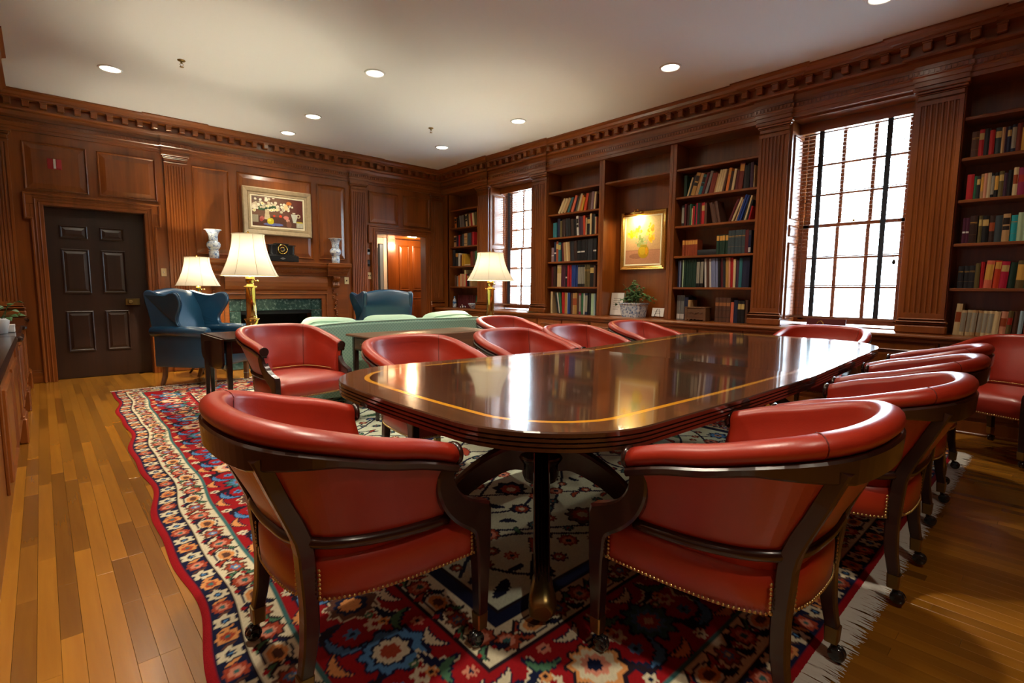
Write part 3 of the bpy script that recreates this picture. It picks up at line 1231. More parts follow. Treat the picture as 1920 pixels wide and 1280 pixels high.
def border(inset, spacing, draw):
    """call draw(x, y, ang, k) all round at a given inset; ang points along the side"""
    for side in range(4):
        L = (RW, RL, RW, RL)[side] - 2 * inset
        n = max(1, int(round(L / spacing)))
        for k in range(n):
            s = inset + (k + 0.5) * L / n
            if side == 0:
                draw(s, inset, 0, k)
            elif side == 1:
                draw(RW - inset, s, PI / 2, k)
            elif side == 2:
                draw(RW - s, RL - inset, PI, k)
            else:
                draw(inset, RL - s, -PI / 2, k)


def navy_band(x, y, a, k):
    q = k % 4
    if q in (0, 2):
        c = (C_RUST, C_ORANGE)[q // 2]
        flower(x, y, 0.036, 8, [(1.0, c), (0.6, C_PINK if q == 0 else C_RUST), (0.3, C_TEAL)], a, 0.1)
    else:
        flower(x, y, 0.036, 6, [(1.0, C_CREAM), (0.42, C_NAVY), (0.22, C_BLUE)], a, 0.2)
    leafm(x + 0.047 * math.cos(a), y + 0.047 * math.sin(a), 0.06, 0.009, a + PI / 2 + 0.4, 0.0, C_ORANGE if k % 2 else C_BROWN, C_NAVY)


border(0.071, 0.094, navy_band)


def cream_band(x, y, a, k):
    q = k % 3
    if q == 0:
        palmette(x, y, 0.050, [(1.0, C_DK), (0.86, C_RUST), (0.55, C_PINK), (0.28, C_TEAL)], a + (PI / 2 if k % 2 else -PI / 2))
    elif q == 1:
        flower(x, y, 0.045, 2, [(1.05, C_NAVY), (0.9, C_CREAM), (0.70, C_ORANGE), (0.4, C_BROWN)], a, 0.05, 1.35)
    else:
        flower(x, y, 0.042, 7, [(1.0, C_BROWN), (0.75, C_RUST), (0.42, C_BLUE), (0.2, C_CREAM)], a, 0.2)
    for s in (-1, 1):
        px, py = x + 0.064 * math.cos(a), y + 0.064 * math.sin(a)
        px -= s * 0.030 * math.sin(a)
        py += s * 0.030 * math.cos(a)
        leafm(px, py, 0.07, 0.010, a + s * 0.7, 0.25, rr.choice([C_GREEN, C_RUST, C_NAVY]), C_DK)
        flower(px + 0.02 * math.sin(a), py - 0.02 * math.cos(a) * s, 0.010, 4, [(1, C_RED)], a)


border(0.184, 0.128, cream_band)
border(0.706, 0.128, cream_band)


def red_band(x, y, a, k):
    ca, sa = math.cos(a), math.sin(a)

    def P(u, v):
        return x + u * ca - v * sa, y + u * sa + v * ca
    up_ = 1 if k % 2 else -1
    vine([P(u, 0.10 * math.sin(u * 2 * PI / 0.62) * up_) for u in np.linspace(-0.155, 0.155, 60)], 0.008, C_NAVY)
    big = k % 4
    if big == 0:
        palmette(*P(0, 0), 0.115, [(1.0, C_NAVY), (0.88, C_BLUE), (0.62, C_NAVY), (0.5, C_CREAM), (0.3, C_RUST)], a + PI / 2)
    elif big == 1:
        palmette(*P(0, 0), 0.105, [(1.0, C_DK), (0.86, C_ORANGE), (0.7, C_CREAM), (0.45, C_PINK), (0.25, C_NAVY)], a - PI / 2)
    elif big == 2:
        flower(*P(0, 0), 0.095, 10, [(1.0, C_NAVY), (0.86, C_TEAL), (0.6, C_BLUE), (0.42, C_RUST), (0.2, C_CREAM)], a, 0.14)
    else:
        palmette(*P(0, 0), 0.10, [(1.0, C_CREAM), (0.9, C_BROWN), (0.6, C_NAVY), (0.4, C_ORANGE)], a + PI / 2)
    for u, v, an, L, c in ((0.12, 0.10, 0.6, 0.15, C_NAVY), (-0.12, -0.10, 0.6, 0.15, C_BLUE), (0.12, -0.11, -0.7, 0.13, C_DK), (-0.12, 0.11, -0.7, 0.13, C_GREEN),
                           (0.04, 0.145, 0.1, 0.12, C_CREAM), (-0.04, -0.145, 0.1, 0.12, C_ORANGE)):
        leafm(*P(u, v), L, 0.020, a + an, 0.28, c, C_NAVY if c is not C_NAVY else C_CREAM)
    for u, v, R_, c, d in ((0.155, 0.03, 0.032, C_CREAM, C_RED), (0.155, -0.05, 0.024, C_BLUE, C_NAVY), (-0.07, 0.15, 0.022, C_PINK, C_NAVY), (0.08, -0.155, 0.022, C_CREAM, C_NAVY),
                           (-0.15, 0.06, 0.018, C_ORANGE, C_DK), (0.10, 0.035, 0.016, C_GREEN, C_CREAM)):
        flower(*P(u, v), R_, 6, [(1.0, c), (0.4, d)], a, 0.22)


border(0.447, 0.31, red_band)
# yarn speckle
nr = np.random.RandomState(5)
img *= (0.93 + 0.14 * nr.rand(NY + 1, NX + 1))[..., None]

U, V = GX / RW, GY / RL
(ax, ay), (bx_, by_), (cx_, cy_), (dx_, dy_) = RUG_C
PX = (1 - U) * (1 - V) * ax + U * (1 - V) * bx_ + U * V * cx_ + (1 - U) * V * dx_
PY = (1 - U) * (1 - V) * ay + U * (1 - V) * by_ + U * V * cy_ + (1 - U) * V * dy_
edgew = np.exp(-GX / 0.35)
PX = PX + edgew * (0.020 * np.sin(GY * 4.4 + 0.6) + 0.010 * np.sin(GY * 9.0)) + np.exp(-(RW - GX) / .3) * 0.012 * np.sin(GY * 5)
RT = 0.009
PZ = np.full_like(PX, RT) + 0.0012 * np.sin(GX * 9) * np.sin(GY * 7)
edge_drop = np.clip(1 - dedge / 0.012, 0, 1)
PZ -= edge_drop * 0.006
co = np.stack([PX, PY, PZ], -1).reshape(-1, 3)
nv = co.shape[0]
idx = np.arange(nv).reshape(NY + 1, NX + 1)
q = np.stack([idx[:-1, :-1], idx[:-1, 1:], idx[1:, 1:], idx[1:, :-1]], -1).reshape(-1, 4)
me = bpy.data.meshes.new('pile')
me.vertices.add(nv)
me.vertices.foreach_set('co', co.ravel())
me.loops.add(q.size)
me.loops.foreach_set('vertex_index', q.ravel().astype(np.int32))
me.polygons.add(len(q))
me.polygons.foreach_set('loop_start', np.arange(0, q.size, 4, dtype=np.int32))
me.polygons.foreach_set('use_smooth', np.ones(len(q), bool))
me.materials.append(rug_m)
at_ = me.color_attributes.new('paint', 'FLOAT_COLOR', 'POINT')
at_.data.foreach_set('color', np.concatenate([img.reshape(-1, 3), np.ones((nv, 1))], 1).ravel().astype(np.float32))
me.update(calc_edges=True)
rug = link('oriental_rug', me)
tag(rug, 'large red, navy and cream oriental rug with white fringe under the table', 'rug')
b = MB()
fr = random.Random(2)
for (p0, p1, s) in ((RUG_C[0], RUG_C[1], -1), (RUG_C[3], RUG_C[2], 1)):
    n = 1000
    for k in range(n):
        t = (k + fr.random() * .7) / n
        x = p0[0] + (p1[0] - p0[0]) * t
        y = p0[1] + (p1[1] - p0[1]) * t - s * 0.004
        L = fr.uniform(0.070, 0.098)
        dx = fr.uniform(-0.014, 0.014)
        wd = fr.uniform(0.0032, 0.0048)
        z = fr.uniform(0.002, 0.007)
        i = b.pts([(x - wd, y, z), (x + wd, y, z), (x + wd + dx * .6, y + s * L * .6, z + 0.001), (x - wd + dx * .6, y + s * L * .6, z + 0.001),
                   (x + wd * .4 + dx, y + s * L, 0.0015), (x - wd * .4 + dx, y + s * L, 0.0015), (x, y, z + 0.004), (x + dx * .6, y + s * L * .6, z + 0.004)])
        for f in ((i, i + 6, i + 7, i + 3), (i + 6, i + 1, i + 2, i + 7), (i + 3, i + 7, i + 5), (i + 7, i + 2, i + 4), (i + 7, i + 4, i + 5)):
            b.face(f)
o = b.build('fringe', fringe_m, rug)
o['kind'] = 'stuff'

# ================================================================== the conference table
def table_outline(x0, x1, ya, yb, r, inset=0.0, n=14, bow=0.05):
    """rounded rectangle, ends slightly bowed, counter-clockwise"""
    x0 += inset; x1 -= inset; ya += inset; yb -= inset
    r = r - inset * 0.8
    P = []
    ym, hy = (ya + yb) / 2, (yb - ya) / 2 - r
    for cx, cy, a0 in ((x1 - r, ya + r, -90), (x1 - r, yb - r, 0), (x0 + r, yb - r, 90), (x0 + r, ya + r, 180)):
        for k in range(n + 1):
            a = math.radians(a0 + 90 * k / n)
            P.append((cx + r * math.cos(a), cy + r * math.sin(a)))
    out = []
    for i, p in enumerate(P):
        out.append(p)
        q_ = P[(i + 1) % len(P)]
        L = math.hypot(q_[0] - p[0], q_[1] - p[1])
        if L > 0.2:
            m_ = int(L / 0.1)
            out += [(p[0] + (q_[0] - p[0]) * j / m_, p[1] + (q_[1] - p[1]) * j / m_) for j in range(1, m_)]
    res = []
    for x, y in out:   # bowed ends
        d = abs(y - ym) / ((yb - ya) / 2)
        e = bow * (1 - min(1, d) ** 2)
        if x < x0 + r + 1e-6:
            x = x - e * (1 - (x - x0) / (r + 1e-9))
        if x > x1 - r - 1e-6:
            x = x + e * (1 - (x1 - x) / (r + 1e-9))
        res.append((x, y))
    return res


TX0, TX1, TYA, TYB, TR = 0.925, 4.715, 0.815, 2.375, 0.40
SEAM = 2.90


def tz(x):
    """the long top dips slightly where its halves meet"""
    k = (x - TX0) / (SEAM - TX0) if x < SEAM else (TX1 - x) / (TX1 - SEAM)
    return 0.762 - 0.036 * max(0, min(1, k))


def ty(x, y):
    """window side of the far half swings in a little"""
    k = max(0, min(1, (x - 2.0) / 2.7))
    f = (TYB - y) / (TYB - TYA)
    return y + 0.075 * k * max(0, f)


tab = thing('conference_table', 'long dark polished mahogany conference table with yellow inlay band', 'table', (2.82, 1.6, 0.002))
TT = Matrix.Translation((-2.82, -1.6, 0))
half = {}
b = MB(TT)
lev = [(0.030, 0.064), (0.004, 0.060), (0.004, 0.050), (0.010, 0.047), (0.002, 0.044), (0.002, 0.036), (0.009, 0.033), (0.001, 0.030), (0.001, 0.022), (0.008, 0.019), (0.0, 0.016), (0.0, 0.004), (0.004, 0.0)]
rings = [[(x, ty(x, y), tz(x) - d) for x, y in table_outline(TX0, TX1, TYA, TYB, TR, i)] for i, d in lev]
b.loft(rings, cap=False)
b.build('reeded_edge', table_wood, tab)


def ring_part(name, i0, i1, m, dz=0.0):
    b = MB(TT)
    A = table_outline(TX0, TX1, TYA, TYB, TR, i0)
    B = table_outline(TX0, TX1, TYA, TYB, TR, i1)
    n = len(A)
    i = b.pts([(x, ty(x, y), tz(x) + dz) for x, y in A] + [(x, ty(x, y), tz(x) + dz) for x, y in B])
    for k in range(n):
        k2 = (k + 1) % n
        b.face((i + k, i + k2, i + n + k2, i + n + k))
    return b.build(name, m, tab)


# the three zones of veneer; equal-count outlines so that they meet edge to edge
def table_outline_fixed(inset):
    base = table_outline(TX0, TX1, TYA, TYB, TR)
    cx, cy = (TX0 + TX1) / 2, (TYA + TYB) / 2
    n = len(base)
    res = []
    for k in range(n):
        a, c = Vector(base[k - 1]), Vector(base[(k + 1) % n])
        t = (c - a).normalized()
        res.append((base[k][0] - t.y * inset, base[k][1] + t.x * inset))
    return res


def ring_part2(name, i0, i1, m):
    b = MB(TT)
    A, B = table_outline_fixed(i0), table_outline_fixed(i1)
    n = len(A)
    i = b.pts([(x, ty(x, y), tz(x)) for x, y in A] + [(x, ty(x, y), tz(x)) for x, y in B])
    for k in range(n):
        k2 = (k + 1) % n
        b.face((i + k, i + k2, i + n + k2, i + n + k))
    return b.build(name, m, tab)


ring_part2('crossband_border', 0.004, 0.108, band_wood)
ring_part2('inlay_band', 0.108, 0.131, inlay)
# middle field in strips across, so that the dip reads
A = table_outline_fixed(0.131)


def span(x):
    ys = []
    n = len(A)
    for k in range(n):
        (xa, ya), (xb, yb) = A[k], A[(k + 1) % n]
        if (xa - x) * (xb - x) <= 0 and xa != xb:
            ys.append(ya + (yb - ya) * (x - xa) / (xb - xa))
    return min(ys), max(ys)


xs0, xs1 = min(p[0] for p in A) + 1e-4, max(p[0] for p in A) - 1e-4
for nm, xa, xb in (('top_field', xs0, SEAM - 0.0012), ('top_field', SEAM + 0.0012, xs1)):
    b = MB(TT)
    NS = 46
    prev = None
    for k in range(NS + 1):
        t = k / NS
        t = (1 - math.cos(PI * t)) / 2
        x = xa + (xb - xa) * t
        a, c = span(x)
        i = b.pts([(x, ty(x, a), tz(x)), (x, ty(x, c), tz(x))])
        if prev is not None:
            b.face((prev, i, i + 1, prev + 1))
        prev = i
    b.build(nm, table_wood, tab)
b = MB(TT)
pr = table_outline(TX0, TX1, TYA, TYB, TR, 0.03)
b.loft([[(x, ty(x, y), tz(x) - d) for x, y in pr] for d in (0.064, 0.030)])
b.build('under_top', dk_wood, tab)
b = MB(TT)
b.box(SEAM - 0.0012, SEAM + 0.0012, TYA + 0.06, TYB - 0.004, tz(SEAM) - 0.02, tz(SEAM) - 0.0022)
b.build('leaf_joint', black_m, tab)
for px_, py_ in ((1.66, 1.60), (3.86, 1.60)):
    b = MB(TT @ Matrix.Translation((px_, py_, 0)))
    zt = tz(px_) - 0.062
    b.lathe([(0.02, 0.27), (0.075, 0.275), (0.085, 0.30), (0.088, 0.36), (0.10, 0.375), (0.108, 0.39), (0.10, 0.405), (0.075, 0.415), (0.062, 0.43), (0.085, 0.46), (0.112, 0.50), (0.118, 0.53), (0.10, 0.57), (0.07, 0.595), (0.062, 0.61), (0.082, 0.62), (0.085, 0.635), (0.06, 0.645), (0.06, zt - 0.03), (0.02, zt - 0.03)], n=24)
    b.cbox(-0.30, 0.30, -0.45, 0.45, zt - 0.04, zt, 0.008)
    b.build('pedestal_column', dk_wood, tab)
    for k in range(4):
        a = math.radians(45 + 90 * k)
        d = Vector((math.cos(a), math.sin(a), 0))
        sd = Vector((-math.sin(a), math.cos(a), 0))
        path = catmull([(0.06, 0.385), (0.16, 0.375), (0.30, 0.29), (0.42, 0.18), (0.52, 0.115), (0.585, 0.095)], 16)
        b = MB(TT @ Matrix.Translation((px_, py_, 0)))
        rings = []
        for j, (rr_, z) in enumerate(path):
            t = j / 15
            wd = 0.038 - 0.010 * t
            hh = 0.058 - 0.030 * t
            a2 = path[min(j + 1, 15)]
            a1 = path[max(j - 1, 0)]
            tg = Vector((a2[0] - a1[0], a2[1] - a1[1])).normalized()
            nn = Vector((-tg.y, tg.x))
            sec = [(-1, -1), (1, -1), (1, .72)]
            for q_ in range(5):     # reeded upper face
                e0 = 1 - 2 * q_ / 5
                e1 = 1 - 2 * (q_ + 1) / 5
                sec += [(e0, .72), (e0 - .1, 1.0), ((e0 + e1) / 2, 1.10), (e1 + .1, 1.0)]
            sec += [(-1, .72)]
            rings.append([d * (rr_ + nn.x * v * hh) + sd * (u * wd) + Vector((0, 0, z + nn.y * v * hh)) for u, v in sec])
        b.loft(rings)
        lg = b.build('pedestal_leg', dk_wood, tab)
        b = MB(TT @ Matrix.Translation((px_, py_, 0)) @ Matrix.Rotation(a, 4, 'Z'))
        rings = []
        for rr_, z, s_ in ((0.545, 0.105, 0.034), (0.575, 0.098, 0.036), (0.60, 0.088, 0.042), (0.635, 0.072, 0.046), (0.66, 0.060, 0.042), (0.672, 0.055, 0.028)):
            ring = []
            for q_ in range(20):
                an = 2 * PI * q_ / 20
                rad = s_ * (1 + 0.13 * abs(math.cos(2.5 * an)))
                ring.append((rr_ + 0.0, rad * math.cos(an), z + rad * .85 * math.sin(an)))
            rings.append(ring)
        b.loft(rings, s=True)
        b.build('paw_cap', old_brass, lg)
        b = MB(TT @ Matrix.Translation((px_, py_, 0)) @ Matrix.Rotation(a, 4, 'Z') @ Matrix.Translation((0.625, 0, 0.029)) @ Matrix.Rotation(PI / 2, 4, 'X'))
        b.lathe([(0.008, -0.012), (0.019, -0.011), (0.0195, 0.0), (0.019, 0.011), (0.008, 0.012)], n=14)
        b.build('castor', old_brass, lg)

# ================================================================== tub chairs
def make_tub_chair():
    """faces +Y; origin on the floor between the feet"""
    root = thing('tub_chair', 'red leather tub chair', 'chair')
    # rail: half outline from the right tip round the back to the left tip
    hr = [(.328, .135, .700), (.336, .02, .738), (.338, -.10, .766), (.326, -.21, .798), (.282, -.302, .822), (.20, -.356, .833), (.10, -.380, .837), (0, -.386, .838)]
    fl_ = [(-x, y, z) for x, y, z in hr[:-1]][::-1]
    N = 57
    top = catmull(hr + fl_, N)
    hb = [(.288, .165, .46), (.290, .05, .465), (.282, -.05, .47), (.262, -.15, .478), (.222, -.222, .485), (.15, -.262, .488), (.07, -.272, .49), (0, -.275, .49)]
    fb_ = [(-x, y, z) for x, y, z in hb[:-1]][::-1]
    bot = catmull(hb + fb_, N)

    def normals(P):
        out = []
        for i in range(len(P)):
            a, c = P[max(i - 1, 0)], P[min(i + 1, len(P) - 1)]
            t = Vector((c[0] - a[0], c[1] - a[1], 0)).normalized()
            out.append(Vector((-t.y, t.x, 0)) * -1)
        return out
    nt_, nb_ = normals(top), normals(bot)
    if nt_[N // 2].y > 0:
        nt_ = [-v for v in nt_]
        nb_ = [-v for v in nb_]
    Tp = [Vector(p) for p in top]
    Bp = [Vector(p) for p in bot]

    def wood_h(i):      # depth of the show-wood rail: deepest at the back
        s = 1 - abs(i - N // 2) / (N // 2)
        return 0.026 + 0.046 * max(0, min(1, (s - .42) / .3))
    # show-wood rail below the roll
    b = MB()
    rings = []
    for i in range(N):
        z1 = Tp[i].z - 0.056
        z0 = z1 - wood_h(i)
        p = Vector((Tp[i].x, Tp[i].y, 0))
        o1, o2, q = 0.037, 0.004, 0.006
        n_ = nt_[i]
        rings.append([p + n_ * o2 + Vector((0, 0, z0)), p + n_ * (o1 - q - .004) + Vector((0, 0, z0)), p + n_ * (o1 - .004) + Vector((0, 0, z0 + q)),
                      p + n_ * o1 + Vector((0, 0, z1 - q)), p + n_ * (o1 - q) + Vector((0, 0, z1)), p + n_ * o2 + Vector((0, 0, z1))])
    b.loft(rings, s=False)
    b.build('top_rail', chair_wood, root)
    # upholstered inside, rolled over the top
    b = MB()
    rings = []
    for i in range(N):
        n_ = nt_[i]
        a = Tp[i] - n_ * 0.030 + Vector((0, 0, -0.050))
        c = Bp[i] - nb_[i] * 0.030
        c.z = 0.435
        C = Tp[i] + Vector((0, 0, -0.030))
        arc = [C + n_ * (0.035 * math.cos(math.radians(q))) + Vector((0, 0, 0.030 * math.sin(math.radians(q)))) for q in (172, 150, 125, 100, 75, 50, 25, 0, -25, -50)]
        o1 = Tp[i] + n_ * 0.002 + Vector((0, 0, -0.062))
        o2 = Bp[i] - nb_[i] * 0.008
        o2.z = 0.435
        ring = [c.lerp(a, t) - n_ * (0.010 * math.sin(PI * t)) for t in (0, .2, .4, .6, .8, 1)] + arc + [o1.lerp(o2, t) for t in (0, .5, 1)]
        rings.append(ring)
    b.loft(rings, s=True)
    b.build('inside_back', red, root)
    # three outside panels
    si = [i for i in range(N)]
    iR = min(range(N // 2), key=lambda i: abs(Tp[i].x - .225) + (0 if Tp[i].y < -.2 else 9))
    iL = N - 1 - iR
    for i0, i1 in ((1, iR), (iR, iL), (iL, N - 2)):
        b = MB()
        rings = []
        for i in range(i0, i1 + 1):
            a = Tp[i] + nt_[i] * 0.016
            a.z = Tp[i].z - 0.060 - wood_h(i) * .6
            c = Bp[i] + nb_[i] * 0.006
            rings.append([a.lerp(c, t) for t in (0, .33, .66, 1)] + [(a - nt_[i] * .012).lerp(c - nb_[i] * .012, t) for t in (1, 0)])
        b.loft(rings, s=False)
        b.build('outside_panel', red, root)
    # lower rail (half-round wood)
    b = MB()
    P = [Bp[i] + nb_[i] * 0.010 for i in range(1, N - 1)]
    b.tube(P, 0.0175, 8)
    b.build('lower_rail', chair_wood, root)
    # seat: D shaped cushion
    def seat_outline(e):
        P = []
        for k in range(9):
            t = -1 + 2 * k / 8
            P.append(((.302 + e) * t, .272 + e + .022 * (1 - t * t)))
        P = P[::-1]   # front edge right-to-left order fixed below
        side = catmull([(-.302, .272), (-.298, .10), (-.283, -.05), (-.255, -.16), (-.20, -.235), (-.10, -.268), (0, -.274)], 16)
        side = [(x - e * (1 if x < -.05 else 0), y - e * (0 if y > 0 else 1) * min(1, abs(y) / .25)) for x, y in side]
        return P + side[1:] + [(-x, y) for x, y in side[1:-1]][::-1]
    b = MB()
    lev = [(-.002, .312), (.004, .318), (.006, .36), (.006, .405), (-.002, .428)]
    rings = [[(x, y, z) for x, y in seat_outline(e)] for e, z in lev]
    so0 = seat_outline(-.002)
    for f_, z in ((.955, .443), (.88, .455), (.72, .465), (.48, .471), (.2, .474), (.02, .4745)):
        rings.append([(x * f_, .01 + (y - .01) * f_, z) for x, y in so0])
    b.loft(rings, s=True)
    b.build('seat', red, root)
    # front legs with the swept arm support
    for s in (-1, 1):
        b = MB()
        front = catmull([(.150, .672), (.138, .630), (.139, .595), (.152, .562), (.178, .532), (.212, .510), (.25, .495), (.284, .482)], 15) + [(.290, .462), (.290, .40), (.286, .30), (.278, .105)]
        back = catmull([(.088, .672), (.080, .630), (.078, .590), (.086, .548), (.106, .505), (.136, .466), (.170, .434), (.204, .410)], 15) + [(.224, .392), (.230, .37), (.236, .30), (.244, .105)]
        rings = []
        for (yf, zf), (yb2, zb2) in zip(front, back):
            zm = (zf + zb2) / 2
            xc = .306 + (.326 - .306) * max(0, min(1, (zm - .45) / .22))
            hw_ = .0235 if zm > .3 else .0235 - (.3 - zm) * .025
            cf = .22
            rings.append([(s * (xc + hw_ * p), yf + (yb2 - yf) * q2, zf + (zb2 - zf) * q2) for p, q2 in ((-1, .10), (-1 + cf, 0), (1 - cf, 0), (1, .10), (1, .90), (1 - cf, 1), (-1 + cf, 1), (-1, .90))])
        b.loft(rings)
        fl2 = b.build('front_leg', chair_wood, root)
        add_castor(fl2, s * .305, .26, 0)
        b = MB(Matrix.Translation((s * .328, .142, .668)) @ Matrix.Rotation(PI / 2, 4, 'X'))
        b.lathe([(0.033, -0.012), (0.035, -0.004), (0.028, 0.006), (0.012, 0.008)], n=16)
        b.build('scroll_end', chair_wood, root)
    # stiles running down into the rear legs
    iS = iR
    for s, i in ((1, iR), (-1, iL)):
        a = Tp[i] + nt_[i] * 0.022
        b = MB()
        path = catmull([(a.x, a.y, a.z - 0.085), (s * .222, -.318, .63), (s * .208, -.262, .50), (s * .200, -.248, .40), (s * .198, -.242, .30), (s * .200, -.246, .20), (s * .204, -.262, .105)], 16)
        b.bar(path, [.052] * 3 + [.050] * 4 + [.048] * 3 + [.044] * 3 + [.040, .038, .035], [.040] * 4 + [.044] * 6 + [.042] * 3 + [.038, .036, .035])
        lg = b.build('rear_leg', chair_wood, root)
        add_castor(lg, s * .204, -.262, 0)
    # seams on the inside back and over the roll
    for i in (iR - 2, iL + 2):
        b = MB()
        pth = []
        for k in range(9):
            a = math.radians(-50 + 27 * k)
            c = Tp[i] + Vector((0, 0, -0.030))
            pth.append(c + nt_[i] * (0.0355 * math.cos(a)) + Vector((0, 0, 0.0305 * math.sin(a))))
        a = Tp[i] - nt_[i] * 0.0305 + Vector((0, 0, -0.050))
        c = Bp[i] - nb_[i] * 0.0305
        c.z = 0.465
        pth = pth + [a.lerp(c, t) - nt_[i] * (0.0105 * math.sin(PI * t)) for t in (.02, .2, .4, .6, .8, .95)]
        b.tube(pth, 0.0018, 5)
    b.build('seam', red_seam, root)
    # rows of brass nails
    b = MB()

    def nail(p, n_):
        m_ = n_.to_track_quat('Z', 'Y').to_matrix().to_4x4()
        m_.translation = p
        i0 = b.pts([m_ @ Vector(v) for v in ((.0054, 0, 0), (0, .0054, 0), (-.0054, 0, 0), (0, -.0054, 0), (.0036, .0036, .0026), (-.0036, .0036, .0026), (-.0036, -.0036, .0026), (.0036, -.0036, .0026), (0, 0, .0042))])
        for f in ((0, 1, 4), (1, 2, 5), (2, 3, 6), (3, 0, 7), (0, 4, 7), (1, 5, 4), (2, 6, 5), (3, 7, 6), (4, 5, 8), (5, 6, 8), (6, 7, 8), (7, 4, 8)):
            b.face([i0 + k for k in f], 0, True)
    so = seat_outline(.0065)
    so = so + [so[0]]
    carry = 0.0
    for k in range(len(so) - 1):
        a, c = Vector((*so[k], 0)), Vector((*so[k + 1], 0))
        L = (c - a).length
        t = (c - a).normalized()
        n_ = Vector((t.y, -t.x, 0))
        if n_.dot(a) < 0:
            n_ = -n_
        d = carry
        while d < L:
            p = a + t * d
            nail(Vector((p.x, p.y, .322)), n_)
            d += 0.0128
        carry = d - L
    for s, i in ((1, iR), (-1, iL)):
        for k in range(7):     # beside the rear legs
            for dx in (-.036, .036):
                n_ = Vector((s * .5, -.85, 0)).normalized()
                px = s * .203 + dx * .85
                py = -.236 - .0065 + (abs(px) - .2) * .62
                nail(Vector((px, py - .004, .332 + k * 0.0125)), n_)
    for s in (1, -1):
        for k in range(8):
            nail(Vector((s * .309, .224, .328 + k * .0125)), Vector((s, 0, 0)))
    for i in (1, N - 2):       # down the front ends of the inside back
        for k in range(17):
            t = k / 16
            a = Tp[i] - nt_[i] * 0.020 + Vector((0, 0, -0.06))
            c = Bp[i] - nb_[i] * 0.020
            c.z = .47
            p = a.lerp(c, t)
            nail(p + Vector((0, .012, 0)), Vector((0, 1, 0)))
    for i in range(3, N - 3):  # foot of the inside back
        c = Bp[i] - nb_[i] * 0.034
        for f in (0, .5):
            c2 = Bp[i + 1] - nb_[i + 1] * 0.034
            p = c.lerp(c2, f)
            p.z = .476
            nail(p, -nb_[i])
    o = b.build('nail_trim', nail_m, root)
    o['kind'] = 'stuff'
    return root


_cast = {}


def add_castor(leg, x, y, ang):
    if 'cuff' not in _cast:
        b = MB()
        b.bar([(0, 0, .112), (0, 0, .060)], [.040, .036], [.042, .037])
        _cast['cuff'] = b.mesh('brass_cuff', old_brass)
        b = MB()
        b.tube([(0, 0, .062), (0, -.004, .048), (0, -.016, .040)], .009, 8)
        b.box(-.019, .019, -.028, -.004, .034, .044)
        M0 = Matrix.Translation((0, -.016, .026)) @ Matrix.Rotation(PI / 2, 4, 'Y')
        bb = MB(M0)
        bb.lathe([(.006, -.017), (.021, -.016), (.0245, -.010), (.0245, -.003), (.018, -.002), (.018, .002), (.0245, .003), (.0245, .010), (.021, .016), (.006, .017)], n=14)
        i = b.pts(bb.v)
        for f, s in zip(bb.f, bb.sm):
            b.face([i + k for k in f], 0, s)
        _cast['wheel'] = b.mesh('castor', castor_m)
    link('brass_cuff', _cast['cuff'], leg, (x, y, 0))
    link('castor', _cast['wheel'], leg, (x, y, 0))


chair0 = make_tub_chair()
GT = 'red leather tub chairs round the conference table'
CH = [  # x, y, facing angle of +Y (deg from +x), label
    (0.717, 1.51, 0, 'red leather tub chair with its back to us at the near rounded table end'),
    (1.55, 0.677, 90, 'red leather tub chair at the corner of the white rug fringe, biggest in its row'),
    (2.46, 0.615, 90, 'second red leather tub chair in the row above the white rug fringe'),
    (3.36, 0.650, 90, 'third red leather tub chair in the row above the white rug fringe'),
    (4.11, 0.690, 90, 'fourth and farthest red tub chair in the row above the white rug fringe'),
    (5.02, 0.27, 152, 'red leather tub chair standing apart against the cabinet, its seat showing'),
    (1.765, 2.64, -90, 'red tub chair facing the table in front of the wooden console table'),
    (2.66, 2.66, -90, 'red tub chair tucked to the table in front of the console, second of its row'),
    (3.42, 2.68, -90, 'red tub chair tucked to the table, third of the row before the bookcases'),
    (4.36, 2.69, -90, 'red tub chair tucked to the table, nearest the potted plant and flower painting'),
    (3.83, 4.09, -88, 'red tub chair beside the sofa end and brass lamp, away from the table'),
    (1.48, 4.19, -80, 'red tub chair between the drop-leaf side table and console, whole seat showing'),
    (4.93, 1.46, 180, 'red tub chair at the far table end, below the large window'),
]
for k, (x, y, a, lab) in enumerate(CH):
    c = chair0 if k == 0 else copy_tree(chair0)
    c.location = (x, y, 0.0105)
    c.rotation_euler = (0, 0, math.radians(a - 90))
    tag(c, lab, 'chair', GT)

# ================================================================== sofa, seen from behind
sofa = thing('sofa', 'mint green upholstered sofa seen from behind, facing the fireplace', 'sofa', (2.72, 5.05, 0.0105))
SX0, SX1 = -1.00, 1.07
b = MB()
b.rbox(SX0, SX1, -0.43, 0.42, 0.13, 0.40, 0.03)
b.build('base', mint, sofa)
b = MB()
# tall back with a gently bowed top, patterned outside
top = catmull([(SX0, .70), (-.95, .79), (-.6, .818), (0, .826), (.6, .822), (.98, .815), (SX1, .74)], 28)
rings = []
for x, z in top:
    rings.append([(x, -.47, .12), (x, -.475, z - .03), (x, -.455, z), (x, -.36, z + .004), (x, -.31, z - .03), (x, -.29, .40), (x, -.30, .12)])
b.loft(rings, s=False)
b.build('back', mint_pat, sofa)
b = MB()
b.tube([(x, -.462, z - .002) for x, z in top], .008, 6)
b.build('piping', mint, sofa)
for s in (SX0, SX1 - .15):
    b = MB()
    b.rbox(s, s + .15, -.40, .40, .13, .60, .05)
    b.tube([(s + .075, -.42, .61), (s + .075, .41, .61)], .085, 12)
    b.build('arm', mint, sofa)
for k in range(3):
    w_ = (SX1 - SX0 - .30) / 3
    x0 = SX0 + .15 + k * w_
    b = MB()
    b.rbox(x0 + .004, x0 + w_ - .004, -.29, .43, .40, .53, .04)
    b.build('seat_cushion', mint, sofa)


